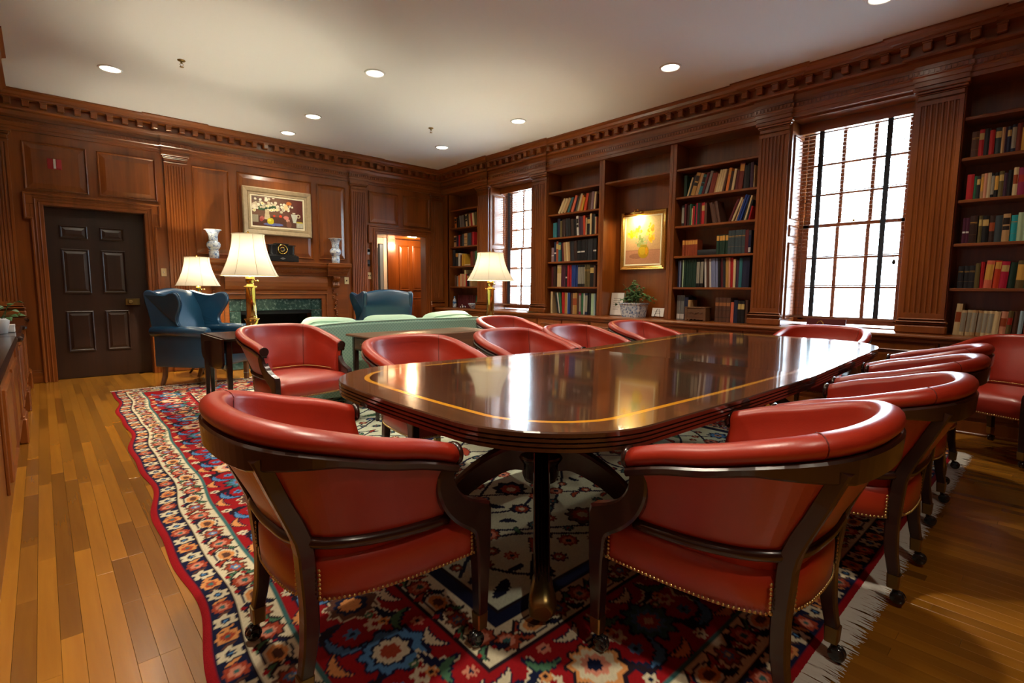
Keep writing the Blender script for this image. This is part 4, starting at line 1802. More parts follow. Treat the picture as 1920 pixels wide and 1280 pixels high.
def cush(t, x0):
    e = max(0.02, (1 - (2 * t - 1) ** 6)) ** .5
    if x0 < -.5:
        return e * (1 - .16 * t)
    if x0 > .2:
        return e * (.84 + .16 * math.sin(PI * .5 * min(1, t * 1.35)))
    return e * (1 - .05 * t)


for x0, x1, zc, dz in ((-.97, -.37, .833, .046), (-.36, .34, .828, .044), (.34, 1.05, .838, .056)):
    b = MB()
    n = 22
    rings = []
    for k in range(n + 1):
        t = k / n
        x = x0 + (x1 - x0) * t
        e = cush(t, x0)
        ring = []
        for q_ in range(14):
            a = 2 * PI * q_ / 14
            ring.append((x, -.21 + .115 * e * math.cos(a) * (1.0 if math.cos(a) > 0 else 1.5), .69 + (zc + dz - .69) * e * math.sin(a) if math.sin(a) > 0 else .69 + .20 * math.sin(a)))
        rings.append(ring)
    b.loft(rings, s=True)
    cu = b.build('back_cushion', mint, sofa)
    b = MB()
    b.tube([(x0 + (x1 - x0) * (k / n), -.315, .69 + (zc + dz - .735) * cush(k / n, x0)) for k in range(1, n)], .006, 6)
    b.build('piping', mint, cu)
for x in (SX0 + .08, SX1 - .08):
    for y in (-.38, .36):
        b = MB()
        b.bar([(x, y, .14), (x, y, 0)], [.05, .036], [.05, .036])
        b.build('leg', chair_wood, sofa)

# ================================================================== console table behind the sofa
cons = thing('console_table', 'long brown wooden drop-leaf console table standing behind the sofa', 'table', (2.66, 4.12, 0.0105))
b = MB()
b.cbox(-.66, .68, -.20, .28, .712, .732, .006)
b.build('tabletop', plain_wood, cons)
b = MB()
b.cbox(-.66, .68, -.222, -.203, .40, .730, .006)
b.build('drop_leaf', plain_wood, cons)
b = MB()
b.box(-.60, .62, -.17, .25, .585, .711)
b.build('apron', plain_wood, cons)
b = MB()
b.cbox(-.612, -.60, -.12, .20, .60, .70, .003)
d = b.build('drawer', plain_wood, cons)
b = MB(Matrix.Translation((-.612, .04, .65)) @ Matrix.Rotation(-PI / 2, 4, 'Y'))
b.lathe([(.004, 0), (.004, .010), (.011, .016), (.008, .024)], n=10)
b.build('knob', old_brass, d)
for x in (-.585, .605):
    for y in (-.155, .235):
        b = MB()
        b.bar([(x, y, .711), (x, y, .58), (x, y, 0)], [.045, .045, .026], [.045, .045, .026])
        b.build('leg', chair_wood, cons)

# ================================================================== drop-leaf side table
st = thing('side_table', 'small dark drop-leaf side table carrying the big brass lamp', 'table', (1.40, 5.20, 0.0105))
b = MB()
b.cbox(-.30, .24, -.46, .30, .690, .712, .006)
b.build('tabletop', dk_wood, st)
b = MB()
o_ = [(-.455, .70)] + [(-.455 + .0 + .755 * t, .70) for t in (.5, 1)]
out = [(-.455, .705), (-.455, .50), (-.40, .455), (-.28, .435), (-.06, .43), (.14, .45), (.26, .49), (.30, .53), (.30, .705)]
b.loft([[(x, y, z) for y, z in out] for x in (-.322, -.304)])
b.build('drop_leaf', dk_wood, st)
b = MB()
b.box(-.27, .21, -.40, .26, .575, .689)
b.build('apron', dk_wood, st)
for x in (-.255, .195):
    for y in (-.385, .245):
        b = MB()
        b.bar([(x, y, .689), (x, y, .56), (x - .0, y, 0)], [.048, .048, .026], [.048, .048, .026])
        b.build('leg', dk_wood, st)
b = MB()
b.bar([(-.335, .02, .66), (-.335, .02, .56), (-.345, .02, 0)], [.04, .04, .024], [.04, .04, .024])
b.build('gate_leg', dk_wood, st)
t = thing('note_paper', 'small sheet of white paper lying by the lamp on the side table', 'paper', (1.33, 5.06, .723))
b = MB(Matrix.Rotation(0.3, 4, 'Z'))
b.box(-.055, .055, -.04, .04, 0, .002)
b.build('sheet', card, t)

# ================================================================== wing chairs
def make_wing():
    root = thing('wing_chair', 'blue leather wing chair', 'armchair')
    b = MB()
    b.rbox(-.35, .35, -.32, .38, .22, .42, .03)
    b.build('seat_frame', blue, root)
    b = MB()
    b.rbox(-.265, .265, -.20, .42, .405, .52, .045)
    b.build('seat_cushion', blue, root)
    b = MB()                    # raked back with a serpentine crest
    rings = []
    nn = 17
    for k in range(nn):
        t = -1 + 2 * k / (nn - 1)
        x = .335 * t
        zt = 1.125 - .050 * abs(t) ** 1.8
        rings.append([(x * .84, -.20, .22), (x * .86, -.165, .52), (x, -.255 + .018 * t * t, .82), (x, -.33, zt - .06), (x, -.352, zt - .012), (x, -.39, zt), (x, -.44, zt - .03), (x * .97, -.415, .82), (x * .86, -.33, .45), (x * .84, -.30, .22)])
    b.loft(rings, s=True)
    b.build('back', blue, root)
    for s in (-1, 1):
        # wing outline in (y, z): crest falls, swells forward, then sweeps in to the arm
        out = catmull([(-.36, .58), (-.40, .80), (-.455, 1.02), (-.44, 1.085), (-.38, 1.098), (-.27, 1.062), (-.15, 1.045), (-.05, 1.072), (.02, 1.068), (.055, 1.015), (.052, .94), (.01, .86), (-.03, .79), (-.035, .73), (-.005, .675), (.05, .635), (.04, .58)], 56)
        cx = sum(p[0] for p in out) / len(out)
        cz = sum(p[1] for p in out) / len(out)
        b = MB()
        rings = []
        for e, dx in ((.92, 0.0), (.985, .008), (1.0, .022), (1.0, .040), (.985, .052), (.93, .058)):
            rings.append([(s * (.285 + dx + .17 * max(0, y + .40) * max(0, (z - .60) / .4)), cx + (y - cx) * e, cz + (z - cz) * e) for y, z in out])
        b.loft(rings, s=True)
        w_ = b.build('wing', blue, root)
        b = MB()                # welt along the wing's front edge
        b.tube([(s * (.285 + .034 + .17 * max(0, y + .40) * max(0, (z - .60) / .4)), y + .001, z + .001) for y, z in out[16:50]], .006, 6)
        b.build('piping', blue, w_)
        b = MB()
        b.rbox(s * .32 - .032, s * .32 + .032, -.345, .30, .22, .62, .02)
        b.tube([(s * .335, -.36, .630), (s * .335, .0, .634), (s * .335, .32, .628)], .060, 14)
        b.build('arm', blue, root)
        b = MB(Matrix.Translation((s * .335, .32, .628)) @ Matrix.Rotation(-PI / 2, 4, 'X'))
        b.lathe([(.057, 0), (.057, .006), (.035, .010), (.01, .010)], n=16)
        b.build('arm_scroll', blue, root)
    for x in (-.29, .29):
        b = MB()
        b.bar([(x, .335, .23), (x, .335, .11), (x, .335, 0)], [.048, .048, .046], [.048, .048, .046])
        lg = b.build('leg', plain_wood, root)
        b = MB()
        b.cbox(x - .026, x + .026, .309, .361, .07, .083, .002)
        b.build('metal_band', metal_g, lg)
        b = MB()
        b.bar([(x, -.27, .23), (x, -.28, .10), (x, -.32, 0)], [.046, .044, .036], [.046, .044, .036])
        b.build('leg', plain_wood, root)
    return root


wing = make_wing()
wing.location = (1.40, 7.00, 0.0105)
wing.rotation_euler = (0, 0, math.radians(-50 - 90))
tag(wing, 'blue leather wing chair by the closed door, its bright inside back facing us', 'armchair', 'blue leather wing chairs by the fireplace')
wing2 = copy_tree(wing)
wing2.location = (3.60, 6.72, 0.0105)
wing2.rotation_euler = (0, 0, math.radians(76 - 90))
tag(wing2, 'blue leather wing chair seen from behind, before the right open doorway', 'armchair', 'blue leather wing chairs by the fireplace')

# small round-legged lamp table hidden behind the wing chair
t = thing('lamp_table', 'small dark table behind the blue wing chair, below the shorter lamp', 'table', (1.51, 7.72, 0))
b = MB()
b.lathe([(.02, .60), (.165, .60), (.17, .61), (.165, .62), (.02, .62)], n=24)
b.build('tabletop', dk_wood, t)
b = MB()
b.lathe([(.018, .03), (.03, .05), (.022, .20), (.035, .30), (.02, .40), (.03, .58), (.05, .60), (.01, .60)], n=14)
b.build('column', dk_wood, t)
for k in range(3):
    a = 2 * PI * k / 3 + .4
    b = MB()
    b.tube([(0.02 * math.cos(a), .02 * math.sin(a), .14), (.10 * math.cos(a), .10 * math.sin(a), .09), (.155 * math.cos(a), .155 * math.sin(a), .014)], [.018, .016, .013], 8)
    b.build('leg', dk_wood, t)
# end table under the third lamp
t = thing('end_table', 'small dark end table at the right end of the sofa', 'table', (4.12, 4.88, 0.0105))
b = MB()
b.cbox(-.22, .22, -.22, .22, .62, .645, .006)
b.build('tabletop', dk_wood, t)
b = MB()
b.box(-.19, .19, -.19, .19, .54, .62)
b.build('apron', dk_wood, t)
for x in (-.175, .175):
    for y in (-.175, .175):
        b = MB()
        b.bar([(x, y, .62), (x, y, 0)], [.04, .026], [.04, .026])
        b.build('leg', dk_wood, t)

# low table with a lower shelf in front of the hearth
t = thing('coffee_table', 'low table with a pale lower shelf of books, by the hearth', 'table', (2.25, 6.45, 0.0105))
b = MB()
b.cbox(-.42, .42, -.25, .25, .40, .425, .005)
b.build('tabletop', dk_wood, t)
b = MB()
b.cbox(-.38, .38, -.22, .22, .105, .12, .003)
b.build('lower_shelf', metal_g, t)
for x in (-.39, .39):
    for y in (-.22, .22):
        b = MB()
        b.bar([(x, y, .40), (x, y, 0)], .032, .032)
        b.build('leg', metal_g, t)
for k, (x, y, a, c, lab) in enumerate(((2.02, 6.40, .2, (120, 140, 110), 'pale green book lying on the shelf of the low table'), (2.30, 6.44, -.15, (170, 165, 140), 'pale grey book lying on the shelf of the low table'))):
    t = thing('book', lab, 'book', (x, y, .1315), a, 'books on the low table shelf')
    b = MB()
    b.box(-.09, .09, -.125, .125, 0, .004)
    b.box(-.09, .09, -.125, .125, .028, .032)
    b.box(-.093, -.09, -.125, .125, 0, .032)
    b.build('cover', cloth(c), t)
    b = MB()
    b.box(-.09, .086, -.12, .12, .004, .028)
    b.build('page_block', paper, t)

# ================================================================== lamps
def make_lamp(name, label, loc, z_sh0, z_sh1, r0, r1, rod, grp='lit table lamps with white bell shades'):
    """loc z = stand height; shade z are heights above the floor"""
    t = thing(name, label, 'lamp', loc, 0, grp)
    zb, z0, z1 = loc[2], z_sh0 - loc[2], z_sh1 - loc[2]
    b = MB()
    b.cbox(-.085, .085, -.085, .085, 0, .018, .006)
    b.cbox(-.070, .070, -.070, .070, .018, .032, .006)
    b.build('base', brass, t)
    hcol = z0 - .035
    b = MB()
    s = rod
    q0 = hcol
    pr_ = [(.052 * s, .032), (.058 * s, .040), (.052 * s, .050), (.052 * s, .075), (.058 * s, .115), (.070 * s, .122), (.070 * s, .130), (.046 * s, .138), (.050 * s, .150), (.050 * s, .158), (.0446 * s, .166),
           (.0446 * s, q0 - .085), (.052 * s, q0 - .080), (.062 * s, q0 - .074), (.062 * s, q0 - .066), (.034 * s, q0 - .058), (.033 * s, q0 - .024), (.041 * s, q0 - .018), (.041 * s, q0 + .022), (.030 * s, q0 + .030), (.010, q0 + .032)]
    b.lathe(pr_, n=24)
    col = b.build('column', brass, t)
    b = MB()
    b.tube([(.02, 0, hcol - .012), (.064, 0, hcol - .012)], .004, 8)
    b.ball((.068, 0, hcol - .012), .010)
    b.build('switch_knob', brass, col)
    b = MB()
    b.tube([(0, 0, hcol), (0, 0, z1 + .012)], .004, 8)
    b.ball((0, 0, z1 + .020), .010, 0, 10, 6, 1.3)
    b.build('finial_rod', brass, t)

    def rad(q):       # bell curve: q 0 bottom .. 1 top
        return r1 + (r0 - r1) * (1 - q) ** 1.75
    b = MB()
    n = 48
    prof = [(rad(q), z0 + (z1 - z0) * q) for q in [k / 14 for k in range(15)]]
    rings = []
    for r, z in prof:
        rings.append([(r * (1 - .012 * abs(math.sin(4 * 2 * PI * k / n))) * math.cos(2 * PI * k / n), r * (1 - .012 * abs(math.sin(4 * 2 * PI * k / n))) * math.sin(2 * PI * k / n), z) for k in range(n)])
    b.loft(rings, cap=False, s=True)
    sh = b.build('lamp_shade', shade_m, t)
    for k in range(8):
        b = MB()
        a = 2 * PI * k / 8
        b.tube([((r + .001) * math.cos(a), (r + .001) * math.sin(a), z) for r, z in prof], .0016, 5)
        b.build('shade_rib', rib_m, sh)
    for r, z in (prof[0], prof[-1]):
        b = MB()
        b.loft([[((r + .003 * math.cos(w_)) * math.cos(2 * PI * k / 36), (r + .003 * math.cos(w_)) * math.sin(2 * PI * k / 36), z + .004 * math.sin(w_)) for w_ in [2 * PI * j / 6 for j in range(6)]] for k in range(36)], wrap=True, s=True)
        b.build('shade_rim', liner, sh)
    b = MB()
    b.ball((0, 0, z0 + (z1 - z0) * .42), .028, 0, 12, 8, 1.25)
    b.build('bulb', bulb_m, t)
    l = bpy.data.lights.new('lamp_light', 'POINT')
    l.energy = LAMP_W
    l.color = (1.0, 0.84, 0.60)
    l.shadow_soft_size = .045
    o = bpy.data.objects.new('lamp_light', l)
    COL.objects.link(o)
    o.location = (loc[0], loc[1], zb + z0 + (z1 - z0) * .46)
    o.parent = None
    return t


make_lamp('table_lamp', 'tall brass lamp with white bell shade on the drop-leaf side table', (1.475, 5.30, .723), 1.262, 1.648, .250, .140, 1.0)
make_lamp('table_lamp', 'shorter lamp with white bell shade behind the blue wing chair', (1.515, 7.70, .62), 1.165, 1.530, .255, .142, .7)
make_lamp('table_lamp', 'brass lamp with white bell shade beside the small far window', (4.12, 4.88, .656), 1.258, 1.590, .288, .160, 1.0)

# ================================================================== fireplace
fp = thing('fireplace', 'carved wooden fireplace with mantel shelf, green marble surround and black firebox', 'fireplace', (2.70, YB, 0))
TF = Matrix.Translation((-2.70, -YB, 0)) @ F_BACK
b = MB(TF)                      # firebox
b.box(2.10, 3.19, -0.01, 0.83, -0.62, -0.58)
b.box(2.06, 2.125, -0.01, 0.83, -0.62, 0.0)
b.box(3.165, 3.23, -0.01, 0.83, -0.62, 0.0)
b.box(2.06, 3.23, 0.81, 0.85, -0.62, -0.0)
b.box(2.06, 3.23, -0.03, 0.0, -0.62, -0.0)
b.build('firebox', black_m, fp)
for u0, u1, v0, v1 in ((1.975, 2.128, 0.0, 0.798), (3.162, 3.325, 0.0, 0.798), (1.975, 2.128, 0.802, 0.975), (2.132, 3.158, 0.802, 0.975), (3.162, 3.325, 0.802, 0.975)):
    b = MB(TF)
    b.cbox(u0, u1, v0, v1, 0, 0.030, 0.002)
    b.build('marble_slab', marble, fp)
b = MB(TF)                      # black metal lip of the firebox
b.box(2.128, 3.162, 0.745, 0.80, -0.03, 0.012)
b.build('smoke_hood', black, fp)
b = MB(TF)                      # timber frame next to the marble
for u0, u1, n1, e in ((1.90, 1.975, 0.055, 0.006), (1.885, 1.905, 0.075, 0.006), (3.325, 3.40, 0.055, 0.006), (3.395, 3.415, 0.075, 0.006)):
    b.cbox(u0, u1, 0, 1.06, 0, n1, e)
b.cbox(1.90, 3.40, 0.975, 1.05, 0, 0.0552, 0.006)
b.cbox(1.885, 3.415, 1.045, 1.066, 0, 0.0752, 0.006)
b.build('inner_architrave', wood_x, fp)
b = MB(TF)                      # backing of the chimney piece
b.cbox(1.64, 1.888, 0, 1.47, 0, 0.045, 0.003)
b.cbox(3.412, 3.77, 0, 1.47, 0, 0.045, 0.003)
b.cbox(1.888, 3.412, 1.066, 1.47, 0, 0.0452, 0.003)
b.build('chimney_front', wood_x, fp)
b = MB(TF)                      # convex frieze
b.loft([[(u, v, n) for v, n in ((1.10, .045), (1.12, .066), (1.17, .082), (1.23, .085), (1.29, .072), (1.33, .05), (1.33, .04), (1.10, .04))] for u in (1.93, 3.42)])
b.build('frieze', wood_x, fp)
b = MB(TF)                      # mantel shelf: centre and broken-forward ends
prof = [(.04, 1.33), (.06, 1.335), (.065, 1.36), (.085, 1.375), (.095, 1.40), (.12, 1.43), (.125, 1.455), (.155, 1.47), (.175, 1.485), (.18, 1.515), (.0, 1.515), (.0, 1.33)]
b.loft([[(u, v, n) for n, v in prof] for u in (1.69, 3.73)])
b.build('mantel_shelf', wood_x, fp)
for a, c in ((1.70, 1.93), (3.43, 3.70)):
    b = MB(TF)
    b.loft([[(a - n * .35, v + .002, n + .06) for n, v in prof], [(c + n * .35, v + .002, n + .06) for n, v in prof]])
    b.cbox(a - .06, c + .06, 1.517, 1.540, 0, .245, .006)
    br = b.build('shelf_end', wood_x, fp)
b = MB(TF)
b.cbox(1.99, 3.37, 1.5152, 1.535, 0, .182, .006)
b.build('mantel_board', wood_x, fp)
b = MB(TF)
k = 0
u = 1.70
while u < 3.72:
    n0 = .186 if (u < 1.95 or u > 3.41) else .1255
    b.box(u, u + .014, 1.437, 1.453, n0 - .012, n0 + .008)
    b.box(u + .003, u + .011, 1.385, 1.397, n0 - .045, n0 - .022)
    u += .024
o = b.build('carved_moulding', wood_x, fp)
o['kind'] = 'stuff'
for uc in (1.80, 3.54):         # scrolled consoles under the shelf ends
    b = MB(TF)
    sc = catmull([(.045, 1.335), (.15, 1.335), (.165, 1.30), (.14, 1.265), (.11, 1.25), (.12, 1.215), (.13, 1.18), (.11, 1.155), (.08, 1.15), (.045, 1.155)], 22)
    b.loft([[(uu, v, n) for n, v in sc] for uu in (uc - .055, uc + .055)])
    for s in (-.03, 0, .03):
        b.loft([[(uu, v, n + .006) for n, v in sc] for uu in (uc + s - .008, uc + s + .008)])
    b.build('console_bracket', wood_z, fp)
    b = MB(TF)                  # carved drop of leaves and fruit below
    r5 = random.Random(4)
    for k in range(26):
        v = 1.10 - k * .030
        b.ball((uc + r5.uniform(-.035, .035), v, .052 + r5.uniform(0, .012)), r5.uniform(.014, .024), 0, 6, 4)
    o = b.build('carved_drop', wood_z, fp)
    o['kind'] = 'stuff'
b = MB(TF)
b.cbox(1.80, 3.60, 0.0, .018, 0.0, .46, .004)
b.build('hearth_slab', marble, fp)


# ================================================================== painted canvases (paint laid on a fine grid)
def canvas(name, F, u0, u1, v0, v1, n, paint, parent, nx=120):
    ny = int(nx * (v1 - v0) / (u1 - u0))
    gu, gv = np.meshgrid(np.linspace(0, 1, nx), np.linspace(0, 1, ny))
    im = paint(gu, gv, nx, ny)
    b = MB(F)
    b.pts([(u0 + (u1 - u0) * a, v0 + (v1 - v0) * c, n) for a, c in zip(gu.ravel(), gv.ravel())])
    for j in range(ny - 1):
        for i in range(nx - 1):
            q0 = j * nx + i
            b.face((q0, q0 + 1, q0 + nx + 1, q0 + nx))
    me = b.mesh(name, canvas_m)
    a = me.color_attributes.new('paint', 'FLOAT_COLOR', 'POINT')
    a.data.foreach_set('color', np.concatenate([im.reshape(-1, 3), np.ones((nx * ny, 1))], 1).ravel().astype(np.float32))
    return link(name, me, parent)


def brushy(im, seed, amt):
    r = np.random.RandomState(seed)
    n = r.rand(*im.shape[:2])
    for ax in (0, 1):
        n = (n + np.roll(n, 1, ax) + np.roll(n, -1, ax)) / 3
    n = (n - .5) * amt
    return np.clip(im * (1 + n[..., None]), 0, 1)


def still_life(u, v, nx, ny):
    asp = 1.56
    im = np.zeros(u.shape + (3,))
    t = np.clip((u - .45) * 2.2, 0, 1)[..., None]
    im[:] = lc(112, 78, 58) * (1 - t) + lc(88, 36, 28) * t
    im[v < .34] = lc(84, 50, 34)
    rs = random.Random(8)

    def blob(x, y, r, c, sx=1.0, sy=1.0):
        m = ((u - x) * asp / sx) ** 2 + ((v - y) / sy) ** 2 < r * r
        im[m] = lc(*c)
    for k in range(16):
        blob(rs.uniform(.02, .28), rs.uniform(.6, .98), rs.uniform(.06, .12), rs.choice([(122, 96, 78), (140, 112, 92), (104, 84, 70)]))
    for k in range(30):
        blob(rs.uniform(.14, .44), rs.uniform(.58, .74), .06, rs.choice([(60, 92, 56), (44, 74, 46), (74, 104, 64)]), 1.4, .7)
    for k in range(70):
        x, y = rs.choice([(rs.gauss(.30, .10), rs.gauss(.84, .09)), (rs.gauss(.08, .05), rs.gauss(.66, .07)), (rs.gauss(.60, .06), rs.gauss(.70, .07))])
        blob(x, y, rs.uniform(.030, .055), rs.choice([(222, 210, 178), (232, 224, 196), (206, 190, 156), (196, 184, 150)]))
    for x, y in ((.20, .78), (.30, .70), (.31, .56), (.37, .57), (.42, .59), (.48, .60), (.04, .52)):
        blob(x, y, .050, (232, 222, 180))
        blob(x, y, .020, (206, 190, 60))
    blob(.66, .72, .08, (226, 196, 140), .8, 1.3)
    blob(.72, .86, .07, (196, 110, 40), 1.2, .9)
    m = (np.abs(u - .285) < .05 + .012 * np.sin(v * 9)) & (v > .24) & (v < .58)
    im[m] = lc(198, 178, 138)
    for x, y, r, c in ((.42, .38, .034, (214, 62, 28)), (.545, .385, .044, (222, 70, 30)), (.185, .27, .070, (178, 96, 82)), (.17, .21, .05, (160, 62, 56))):
        blob(x, y, r, c)
    blob(.40, .08, .15, (96, 106, 160), 2.0, .34)
    blob(.345, .19, .105, (196, 180, 32), .98, 1.1)
    blob(.325, .22, .05, (224, 210, 70))
    blob(.655, .35, .070, (206, 124, 108), 1.2, .9)
    blob(.69, .25, .060, (198, 144, 120))
    blob(.71, .12, .09, (120, 74, 54), .9, 1.3)
    m = (np.abs(u - .825) < .035 + .040 * np.clip((v - .26) / .26, 0, 1)) & (v > .20) & (v < .50)
    im[m] = lc(186, 188, 172)
    m = (np.abs(np.hypot((u - .905) * asp, v - .44) - .055) < .012)
    im[m] = lc(196, 186, 150)
    blob(.815, .53, .035, (206, 196, 164), 1.4, .7)
    m = (u > .86) & (v < .20) & (v > .02)
    im[m] = lc(176, 170, 148)
    blob(.93, .22, .06, (196, 176, 50), 2.0, .4)
    m = (u < .11) & (v > .12) & (v < .38)
    im[m] = lc(150, 142, 118)
    return brushy(im, 3, .5)


def yellow_flowers(u, v, nx, ny):
    im = np.zeros(u.shape + (3,))
    t = v[..., None]
    im[:] = lc(208, 158, 112) * (1 - t) + lc(216, 190, 128) * t
    im[(v < .30)] = lc(196, 140, 104)
    im[(v < .30) & (v > .285)] = lc(176, 124, 92)
    rs = random.Random(5)

    def blob(x, y, r, c, sx=1.0, sy=1.0):
        m = ((u - x) / sx) ** 2 + ((v - y) / sy) ** 2 < r * r
        im[m] = lc(*c)
    blob(.33, .17, .11, (168, 116, 86), 2.0, .5)
    for k in range(26):
        blob(rs.gauss(.46, .07), rs.gauss(.47, .05), rs.uniform(.02, .05), rs.choice([(150, 162, 92), (168, 176, 120), (128, 150, 84)]))
    for k in range(70):
        x, y = rs.choice([(rs.gauss(.30, .09), rs.gauss(.70, .05)), (rs.gauss(.70, .06), rs.gauss(.74, .07)), (rs.gauss(.74, .04), rs.gauss(.55, .05)), (rs.gauss(.15, .04), rs.gauss(.64, .03))])
        blob(x, y, rs.uniform(.022, .050), rs.choice([(236, 178, 20), (244, 196, 40), (222, 156, 16), (248, 210, 80)]))
    blob(.53, .26, .150, (186, 150, 16), 1.05, .95)
    blob(.50, .29, .095, (206, 174, 36))
    blob(.62, .27, .05, (226, 160, 24), .8, 1.6)
    im[(np.abs(u - .53) < .10) & (v > .36) & (v < .41)] = lc(168, 150, 40)
    return brushy(im, 4, .35)


def picture(name, label, F, u0, u1, v0, v1, steps, mats_, paint, n0=0.0):
    """steps: list of (inset, height) rings of the frame; last ring carries the canvas"""
    t = thing(name, label, 'painting', F @ Vector(((u0 + u1) / 2, (v0 + v1) / 2, n0)))
    T = Matrix.Translation(-t.location) @ F
    for part, m, rs in mats_:
        b = MB(T)
        b.loft([[(u0 + a, v0 + a, n0 + h), (u1 - a, v0 + a, n0 + h), (u1 - a, v1 - a, n0 + h), (u0 + a, v1 - a, n0 + h)] for a, h in rs], cap=False)
        b.build(part, m, t)
    a, h = steps
    canvas('canvas', T, u0 + a, u1 - a, v0 + a, v1 - a, n0 + h, paint, t)
    return t


picture('still_life_painting', 'still life painting of flowers and fruit in a broad taupe frame over the mantel', F_BACK, 2.212, 3.200, 1.925, 2.605, (.128, .036),
        [('frame', taupe, [(0, .018), (.0, .052), (.014, .062), (.060, .050), (.072, .038), (.078, .046), (.098, .046), (.104, .036)]),
         ('liner', liner, [(.104, .036), (.106, .044), (.122, .042), (.128, .034)])], still_life)
pic2 = picture('flower_painting', 'painting of yellow flowers in a vase in a gold frame with picture light', F_RIGHT, -4.275, -3.585, 1.424, 2.200, (.078, -.268),
               [('frame', gold, [(0, -.30), (0, -.258), (.010, -.250), (.026, -.258), (.034, -.252), (.050, -.266), (.056, -.270)]),
                ('liner', liner, [(.056, -.270), (.058, -.262), (.074, -.266), (.078, -.270)])], yellow_flowers)
TP = Matrix.Translation(-pic2.location) @ F_RIGHT
b = MB(TP)
b.tube([(-4.15, 2.165, -.165), (-3.87, 2.165, -.165)], .020, 12)
b.tube([(-4.01, 2.165, -.165), (-4.01, 2.215, -.19), (-4.01, 2.222, -.255)], .006, 8)
b.ball((-4.01, 2.222, -.25), .014)
b.build('picture_light', brass, pic2)
l = bpy.data.lights.new('picture_lamp', 'AREA')
l.shape = 'RECTANGLE'
l.size, l.size_y = .24, .03
l.energy = PICT_W
l.color = (1.0, .78, .45)
o = bpy.data.objects.new('picture_lamp', l)
COL.objects.link(o)
o.location = F_RIGHT @ Vector((-4.01, 2.142, -.170))
d = (F_RIGHT @ Vector((-3.98, 1.80, -.27))) - o.location
o.rotation_euler = d.to_track_quat('-Z', 'Y').to_euler()
o.rotation_euler.rotate_axis('Z', PI / 2)

# ================================================================== mantel things
clk = thing('mantel_clock', 'black slate mantel clock with gold dial under the still life painting', 'clock', (2.70, 8.075, 1.537))
b = MB()
b.cbox(-.235, .235, -.062, .062, 0, .085, .004)
b.cbox(-.205, .205, -.055, .055, .085, .10, .004)
b.build('plinth', black, clk)
b = MB()
b.cbox(-.085, .085, -.055, .05, .10, .255, .003)
b.cbox(-.18, .18, -.040, .048, .10, .235, .003)
b.cbox(-.20, .20, -.055, .055, .232, .248, .004)
b.cbox(-.10, .10, -.060, .055, .252, .268, .004)
b.build('case', black, clk)
for x in (-.155, .155):
    b = MB()
    b.lathe([(.022, .10), (.022, .112), (.015, .118), (.013, .215), (.020, .224), (.020, .232)], c=(x, -.032, 0), n=12)
    b.build('pillar', black, clk)
FC = Matrix.Translation((0, -.056, .178)) @ Matrix.Rotation(PI / 2, 4, 'X')
b = MB(FC)
b.lathe([(.068, 0), (.074, .006), (.068, .014), (.060, .012), (.058, .004)], n=32, cap=False)
b.build('bezel', brass, clk)
b = MB(FC)
b.lathe([(.0005, .003), (.059, .003), (.059, .0), (.0005, 0)], n=28)
dl = b.build('dial', black, clk)
b = MB(FC)
for k in range(12):
    a = 2 * PI * k / 12
    b2 = MB(FC @ Matrix.Rotation(a, 4, 'Z'))
    b2.box(-.0028, .0028, .042, .056, .003, .0045)
    i = b.pts([]) if False else None
    base = len(b.v)
    b.v += b2.v
    for f in b2.f:
        b.face([base + q_ for q_ in f])
b.lathe([(.024, .003), (.030, .005), (.036, .003)], n=24, cap=False)
o = b.build('hour_mark', brass, dl)
o['kind'] = 'stuff'
for a, L in ((-.9, .030), (2.1, .044)):
    b = MB(FC @ Matrix.Rotation(a, 4, 'Z'))
    b.box(-.0018, .0018, -.006, L, .006, .0075)
    b.build('clock_hand', brass, dl)
b = MB(Matrix.Translation((0, -.0625, .043)))
b.loft([[(-.04, y, 0), (0, y, -.018), (.04, y, 0), (0, y, .018)] for y in (0, .003)])
b.build('plinth_inlay', metal_g, clk)

for x, lab in ((1.795, 'blue and white porcelain vase at the left end of the mantel, lit by a lamp'), (3.535, 'blue and white porcelain vase at the right end of the mantel')):
    t = thing('porcelain_vase', lab, 'vase', (x, 8.055, 1.5425), 0, 'pair of blue and white vases on the mantel')
    b = MB()
    b.lathe([(.055, 0), (.062, .004), (.064, .06), (.060, .10), (.052, .115), (.070, .135), (.086, .165), (.088, .195), (.075, .222), (.056, .235), (.056, .25), (.058, .30), (.068, .345), (.090, .378), (.106, .392), (.100, .392), (.060, .33), (.045, .25), (.01, .24)], n=28)
    b.build('body', porcelain, t)
    b = MB()
    for r, z in ((.1065, .391), (.0635, .105), (.058, .243)):
        b.loft([[((r + .0025 * math.cos(w_)) * math.cos(2 * PI * k / 28), (r + .0025 * math.cos(w_)) * math.sin(2 * PI * k / 28), z + .0035 * math.sin(w_)) for w_ in [2 * PI * j / 6 for j in range(6)]] for k in range(28)], wrap=True, s=True)
    o = b.build('white_band', white_t, t)
    o['kind'] = 'stuff'


# switches and little wall plates
def plate(name, label, cat, u0, u1, v0, v1, m, inner, F=F_BACK, n0=0.0):
    c_ = F @ Vector(((u0 + u1) / 2, (v0 + v1) / 2, n0))
    t = thing(name, label, cat, c_)
    T = Matrix.Translation(-c_) @ F
    b = MB(T)
    b.cbox(u0, u1, v0, v1, n0, n0 + .008, .003)
    b.build('cover_plate', m, t)
    for a, c, d, e, h, mm, nm in inner:
        b = MB(T)
        b.cbox(a, c, d, e, n0 + .0078, n0 + h, .001)
        b.build(nm, mm, t)
    return t


